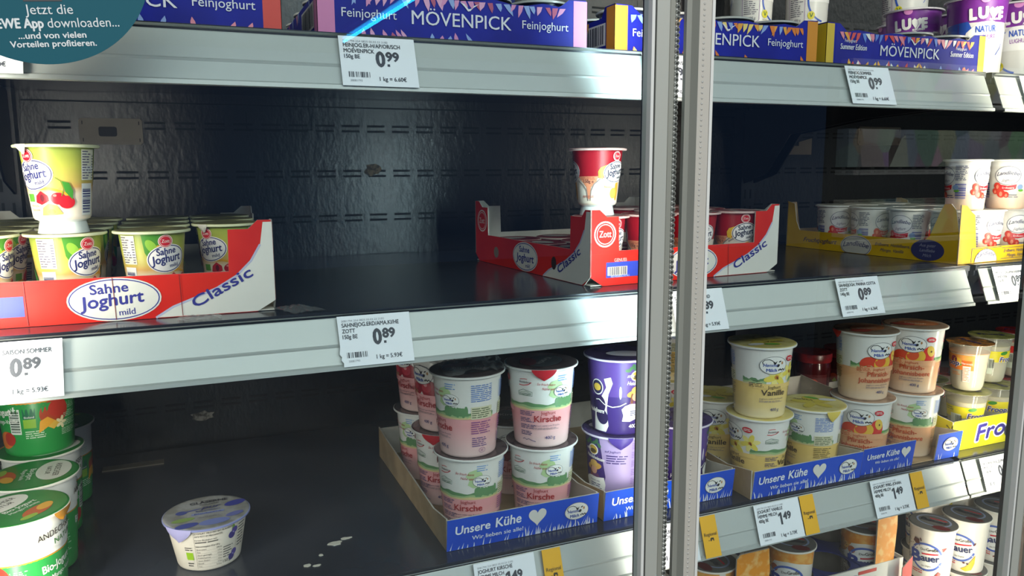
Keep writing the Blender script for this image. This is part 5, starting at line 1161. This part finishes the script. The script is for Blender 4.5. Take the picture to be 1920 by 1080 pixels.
# --- lowest shelf: tall white cups and their display box
FLo = ZL + .002; BH = BCH['h']
for x, y, p, lv, ph, lb in ((1.0980, .8500, BCH, 1, 12, 'tall white cup with chocolate and strawberry picture, upper'), (1.0980, .8500, BBA, 0, 0, 'tall white cup under the chocolate one'), (1.1770, .8500, BBA, 1, 14, 'tall white cup with banana picture, upper'), (1.1770, .8500, BCH, 0, 0, 'tall white cup under the banana one'),
                            (1.2570, .8520, BVA, 1, 4, 'tall white cup with yellow flowers near the right frame, upper'), (1.2570, .8520, BCH, 0, 0, 'tall white cup under the yellow-flower one'), (1.1800, .9280, BBA, 1, 60, 'tall white cup in the second row behind the banana one'), (1.1800, .9280, BBA, 0, 60, 'lower tall white cup in the second row'), (1.2600, .9300, BVA, 1, 60, 'tall white cup in the second row near the right frame'), (1.2600, .9300, BVA, 0, 60, 'lower tall white cup in the second row near the right frame')):
    place(p, x, y, ZL + .0003 + lv * BH, lb, ph)
def bauer_box():
    x0, W, y0, D = .634, .370, .822, .30
    t = tray_root('white display box with orange corner posts holding orange-banded cups on the lowest shelf', x0, y0, ZL + .0004); tk = .002; H = .158
    WH = mottle('white_card', 'd9d3c8', 'e2dcd1', 12, .5); OP = mottle('orange_splash', 'e8921e', 'f0b868', 70, .45, .5, .62); DBL = mat('232c6a', .5)
    a = Art(); a.text('B', W - .110, .128, .0200, mat('2a3a86', .45), 4, bold=.05, w=.017); a.text('auer', W - .092, .130, .0135, mat('3a3540', .45), 4, bold=.03, w=.034); a.rect(W - .095, .1475, W - .058, .1530, mat('c8382e', .45), 3)
    panel(t, 'front_panel', [(0, 0), (W, 0), (W, H), (0, H)], (0, 0, 0), (1, 0, 0), (0, 0, 1), tk, WH, GREYB, a, GREYB)
    for O, U in (((0, D, 0), (0, -1, 0)), ((W, 0, 0), (0, 1, 0))): panel(t, 'side_panel', [(0, 0), (D, 0), (D, H), (0, H)], O, U, (0, 0, 1), tk, WH, GREYB, None, GREYB)
    panel(t, 'back_panel', [(0, 0), (W, 0), (W, H), (0, H)], (W, D, 0), (-1, 0, 0), (0, 0, 1), tk, WH, GREYB, None, GREYB)
    for u0, u1, hp_ in ((.046, .102, .068), (.309, .347, .110)):
        panel(t, 'corner_post', [(u0, H + .0005), (u1, H + .0005), (u1 + .003, H + hp_ * .5), (u1, H + hp_), (u0 + .006, H + hp_), (u0, H + hp_ - .006)], (0, .0, 0), (1, 0, 0), (0, 0, 1), tk, OP, GREYB, None, OP)
    # insert sheet with round cut-outs
    mb = MB(); hs = [(.037 + c * .0735, .0460 + r * .0750, .0345) for r in range(3) for c in range(5)]; n = 24
    for hx, hy, hr in hs:
        ring = [(hx + hr * math.cos(2 * PI * i / n), hy + hr * math.sin(2 * PI * i / n)) for i in range(n)]
        sq = []
        for i in range(n):
            cx, sx = math.cos(2 * PI * i / n), math.sin(2 * PI * i / n); k = .03755 / max(abs(cx), abs(sx)); sq.append((hx + k * cx, hy + k * sx))
        z = H - .006
        vs = [(p[0], p[1], z) for p in sq] + [(p[0], p[1], z) for p in ring] + [(p[0], p[1], z - .002) for p in ring]
        mb.add(vs, [(i, (i + 1) % n, n + (i + 1) % n, n + i) for i in range(n)] + [(n + i, n + (i + 1) % n, 2 * n + (i + 1) % n, 2 * n + i) for i in range(n)], DBL)
    mb.build('insert_sheet', t)
    mb = MB(); mb.box((tk + .001, tk + .001, .0002), (W - tk - .001, D - tk - .001, .0014), GREYB); mb.build('base', t)
    return [(x0 + a_, y0 + b_) for a_, b_, c_ in hs]
sp = bauer_box()
for k, ph, lb in ((2, 5, 'orange-banded cup in the front row of the white display box'), (0, 60, 'cup at the left corner of the white display box, dark lid showing'), (4, -8, 'orange-banded cup behind the right orange flap of the white display box'), (12, 10, 'orange-banded cup at the rear of the white display box')):
    place(BOR, sp[k][0], sp[k][1], ZL + .0024 + .1050, lb, ph)
    tag(MB().lathe([(.0, 0), (.030, 0), (.030, .1045), (0, .1045)], mat('3a3a4a', .6), 24).build('cardboard_riser', None, (sp[k][0], sp[k][1], ZL + .0021)), 'plain riser under the ' + ['front-row orange-banded cup', 'dark-lidded corner cup', 'right-hand orange-banded cup', 'rear orange-banded cup'][(2, 0, 4, 12).index(k)] + ' in the white box', 'riser')
t = tray_root('red cardboard piece beside the white display box', .9830, .8080, ZL + .0004, 0)
panel(t, 'front_panel', [(0, 0), (.022, 0), (.022, .166), (.002, .150)], (0, 0, 0), (1, 0, 0), (0, 0, 1), .0015, mat('d8493e', .45), GREYB)

# ------------------------------------------------------------------ leftovers: plates on the back wall, paper scraps, film
PLATE = mottle('plate', '6f6558', '7d7264', 8, .5); SLOT = mat('0b0c10', .6)
def plate(x0, z0, x1, z1, label, hole=False, poly=None):
    mb = MB(); pts = poly or [(.003, 0), (x1 - x0 - .003, 0), (x1 - x0, .003), (x1 - x0, z1 - z0 - .003), (x1 - x0 - .003, z1 - z0), (.003, z1 - z0), (0, z1 - z0 - .003), (0, .003)]
    mb.prism(pts, (0, 0, 0), (1, 0, 0), (0, 0, 1), .002, PLATE)
    a = Art()
    if hole:
        cx, cz, hw, hh = .0370, .0185, .0120, .0070
        a.poly([(cx + sx * (hw - .003) + .003 * math.cos(q), cz + sz * (hh - .003) + .003 * math.sin(q)) for sx, sz, q0 in ((1, 1, 0), (-1, 1, 90), (-1, -1, 180), (1, -1, 270)) for q in ((q0 + d) * D2R for d in (0, 30, 60, 90))], SLOT, 1)
    for x, z in ((.004, .004), (x1 - x0 - .005, .004), (.004, z1 - z0 - .009), (x1 - x0 - .005, z1 - z0 - .009)):
        if not poly: a.rect(x, z, x + .0012, z + .005, SLOT, 1)
    flat(mb, a, (0, 0, 0), (1, 0, 0), (0, 0, 1))
    o = mb.build('mounting_plate'); o.location = (x0, YB - .0024, z0); tag(o, label, 'metal plate')
plate(-.131, 1.4 + .038, -.048, 1.4 + .0755, 'beige metal plate with a rounded dark hole on the back wall at left', True)
plate(1.138, 1.4 + .026, 1.224, 1.4 + .058, 'pale notched metal plate on the back wall right of the door frames', poly=[(0, .002), (.002, 0), (.086, 0), (.086, .034), (.052, .026), (.052, .018), (.030, .018), (.028, .024), (0, .016)])
plate(1.352, 1.4 + .047, 1.476, 1.4 + .086, 'pale rectangular plate on the back wall at far right')
mb = MB(); mb.box((-.132, 1.225, ZB + .0002), (-.050, 1.243, ZB + .0022), PLATE); tag(mb.build('shelf_strip'), 'narrow grey strip lying at the back of the lower shelf behind the single low cup', 'strip')
def scrap(name, x, y, z, w_, h_, m_, label, wall=True, seed=2, cat='paper scrap'):
    rn = random.Random(seed); n = 14; pts = []
    for i in range(n):
        q = 2 * PI * i / n; k = .6 + .4 * rn.random(); pts.append((w_ / 2 * k * math.cos(q), h_ / 2 * k * math.sin(q)))
    mb = MB()
    if wall: mb.prism(pts, (0, 0, 0), (1, 0, 0), (0, 0, 1), .0008, m_)
    else: mb.prism(pts, (0, 0, .0008), (1, 0, 0), (0, 1, 0), .0008, m_)
    o = mb.build(name); o.location = (x, y, z); tag(o, label, cat)
scrap('paper_scrap', .294, YB - .0012, 1.4 - .001, .034, .022, mottle('torn_label', '3c332a', '6f5f4a', 150, .7), 'torn brown label remnant on the back wall in the middle', seed=5)
scrap('paper_scrap', .008, YB - .0012, 1.4 - .386, .040, .020, mottle('torn_label2', '4a463f', '9a948a', 120, .7), 'torn grey label remnant low on the back wall', seed=8)
scrap('paper_scrap', .836+.115, YB - .0012, 1.4 - .058, .014, .012, mat('b9b5a9', .7), 'small white scrap on the back wall just right of the door frames', seed=3)
PAPER = mat('d9d2c2', .7)
for i, (x, y, w_, h_, s) in enumerate(((.139, .872, .020, .012, 1), (.153, .880, .015, .006, 2), (.102, .832, .010, .008, 4), (.111, .828, .010, .005, 6), (.119, .850, .006, .006, 7))):
    scrap('paper_scrap', x, y, ZB + .0002, w_, h_, PAPER, 'pale scrap of paper on the lower shelf, %s' % ['largest', 'beside the largest', 'nearest the front edge', 'second nearest the front edge', 'smallest, in the middle'][i], False, s)
FILM = clear_mat('film', 'fbfcfc', .22, 1.35, .0, ('cfd2d0', .12))
def film(x, y, z, w_, h_, d_, label, seed, rot=0):
    rn = random.Random(seed); nx, ny = 14, 9; vs = []
    for j in range(ny):
        for i in range(nx):
            u, v = i / (nx - 1) - .5, j / (ny - 1) - .5
            vs.append((u * w_ * (1 + .2 * rn.random()), v * d_ * (1 + .3 * rn.random()), .0006 + h_ * (rn.random() * .8) * (1 - 1.6 * abs(u * v) * 2) * max(0, 1 - 2.6 * max(abs(u), abs(v)) ** 2)))
    mb = MB(); mb.add(vs, [(j * nx + i, j * nx + i + 1, (j + 1) * nx + i + 1, (j + 1) * nx + i) for j in range(ny - 1) for i in range(nx - 1)], FILM)
    o = mb.build('plastic_film'); o.location = (x, y, z); o.rotation_euler[2] = rot; tag(o, label, 'plastic film')
film(.298, .848, FB + 2 * H1 + .0008, .070, .030, .060, 'crumpled clear film lying on the upper front cherry cup', 3)
film(.100, .803, ZM + .0005, .030, .006, .040, 'crumpled clear film beside the right corner of the left red tray', 5, .4)
film(.008, .7925, ZM + .0005, .034, .005, .022, 'flattened clear film at the foot of the left red tray', 9)

ALL = [o for o in bpy.data.objects if o.parent is None and 'label' in o and o['label'] == '']
for o in ALL:
    for ch in list(o.children): bpy.data.objects.remove(ch)
    bpy.data.objects.remove(o)
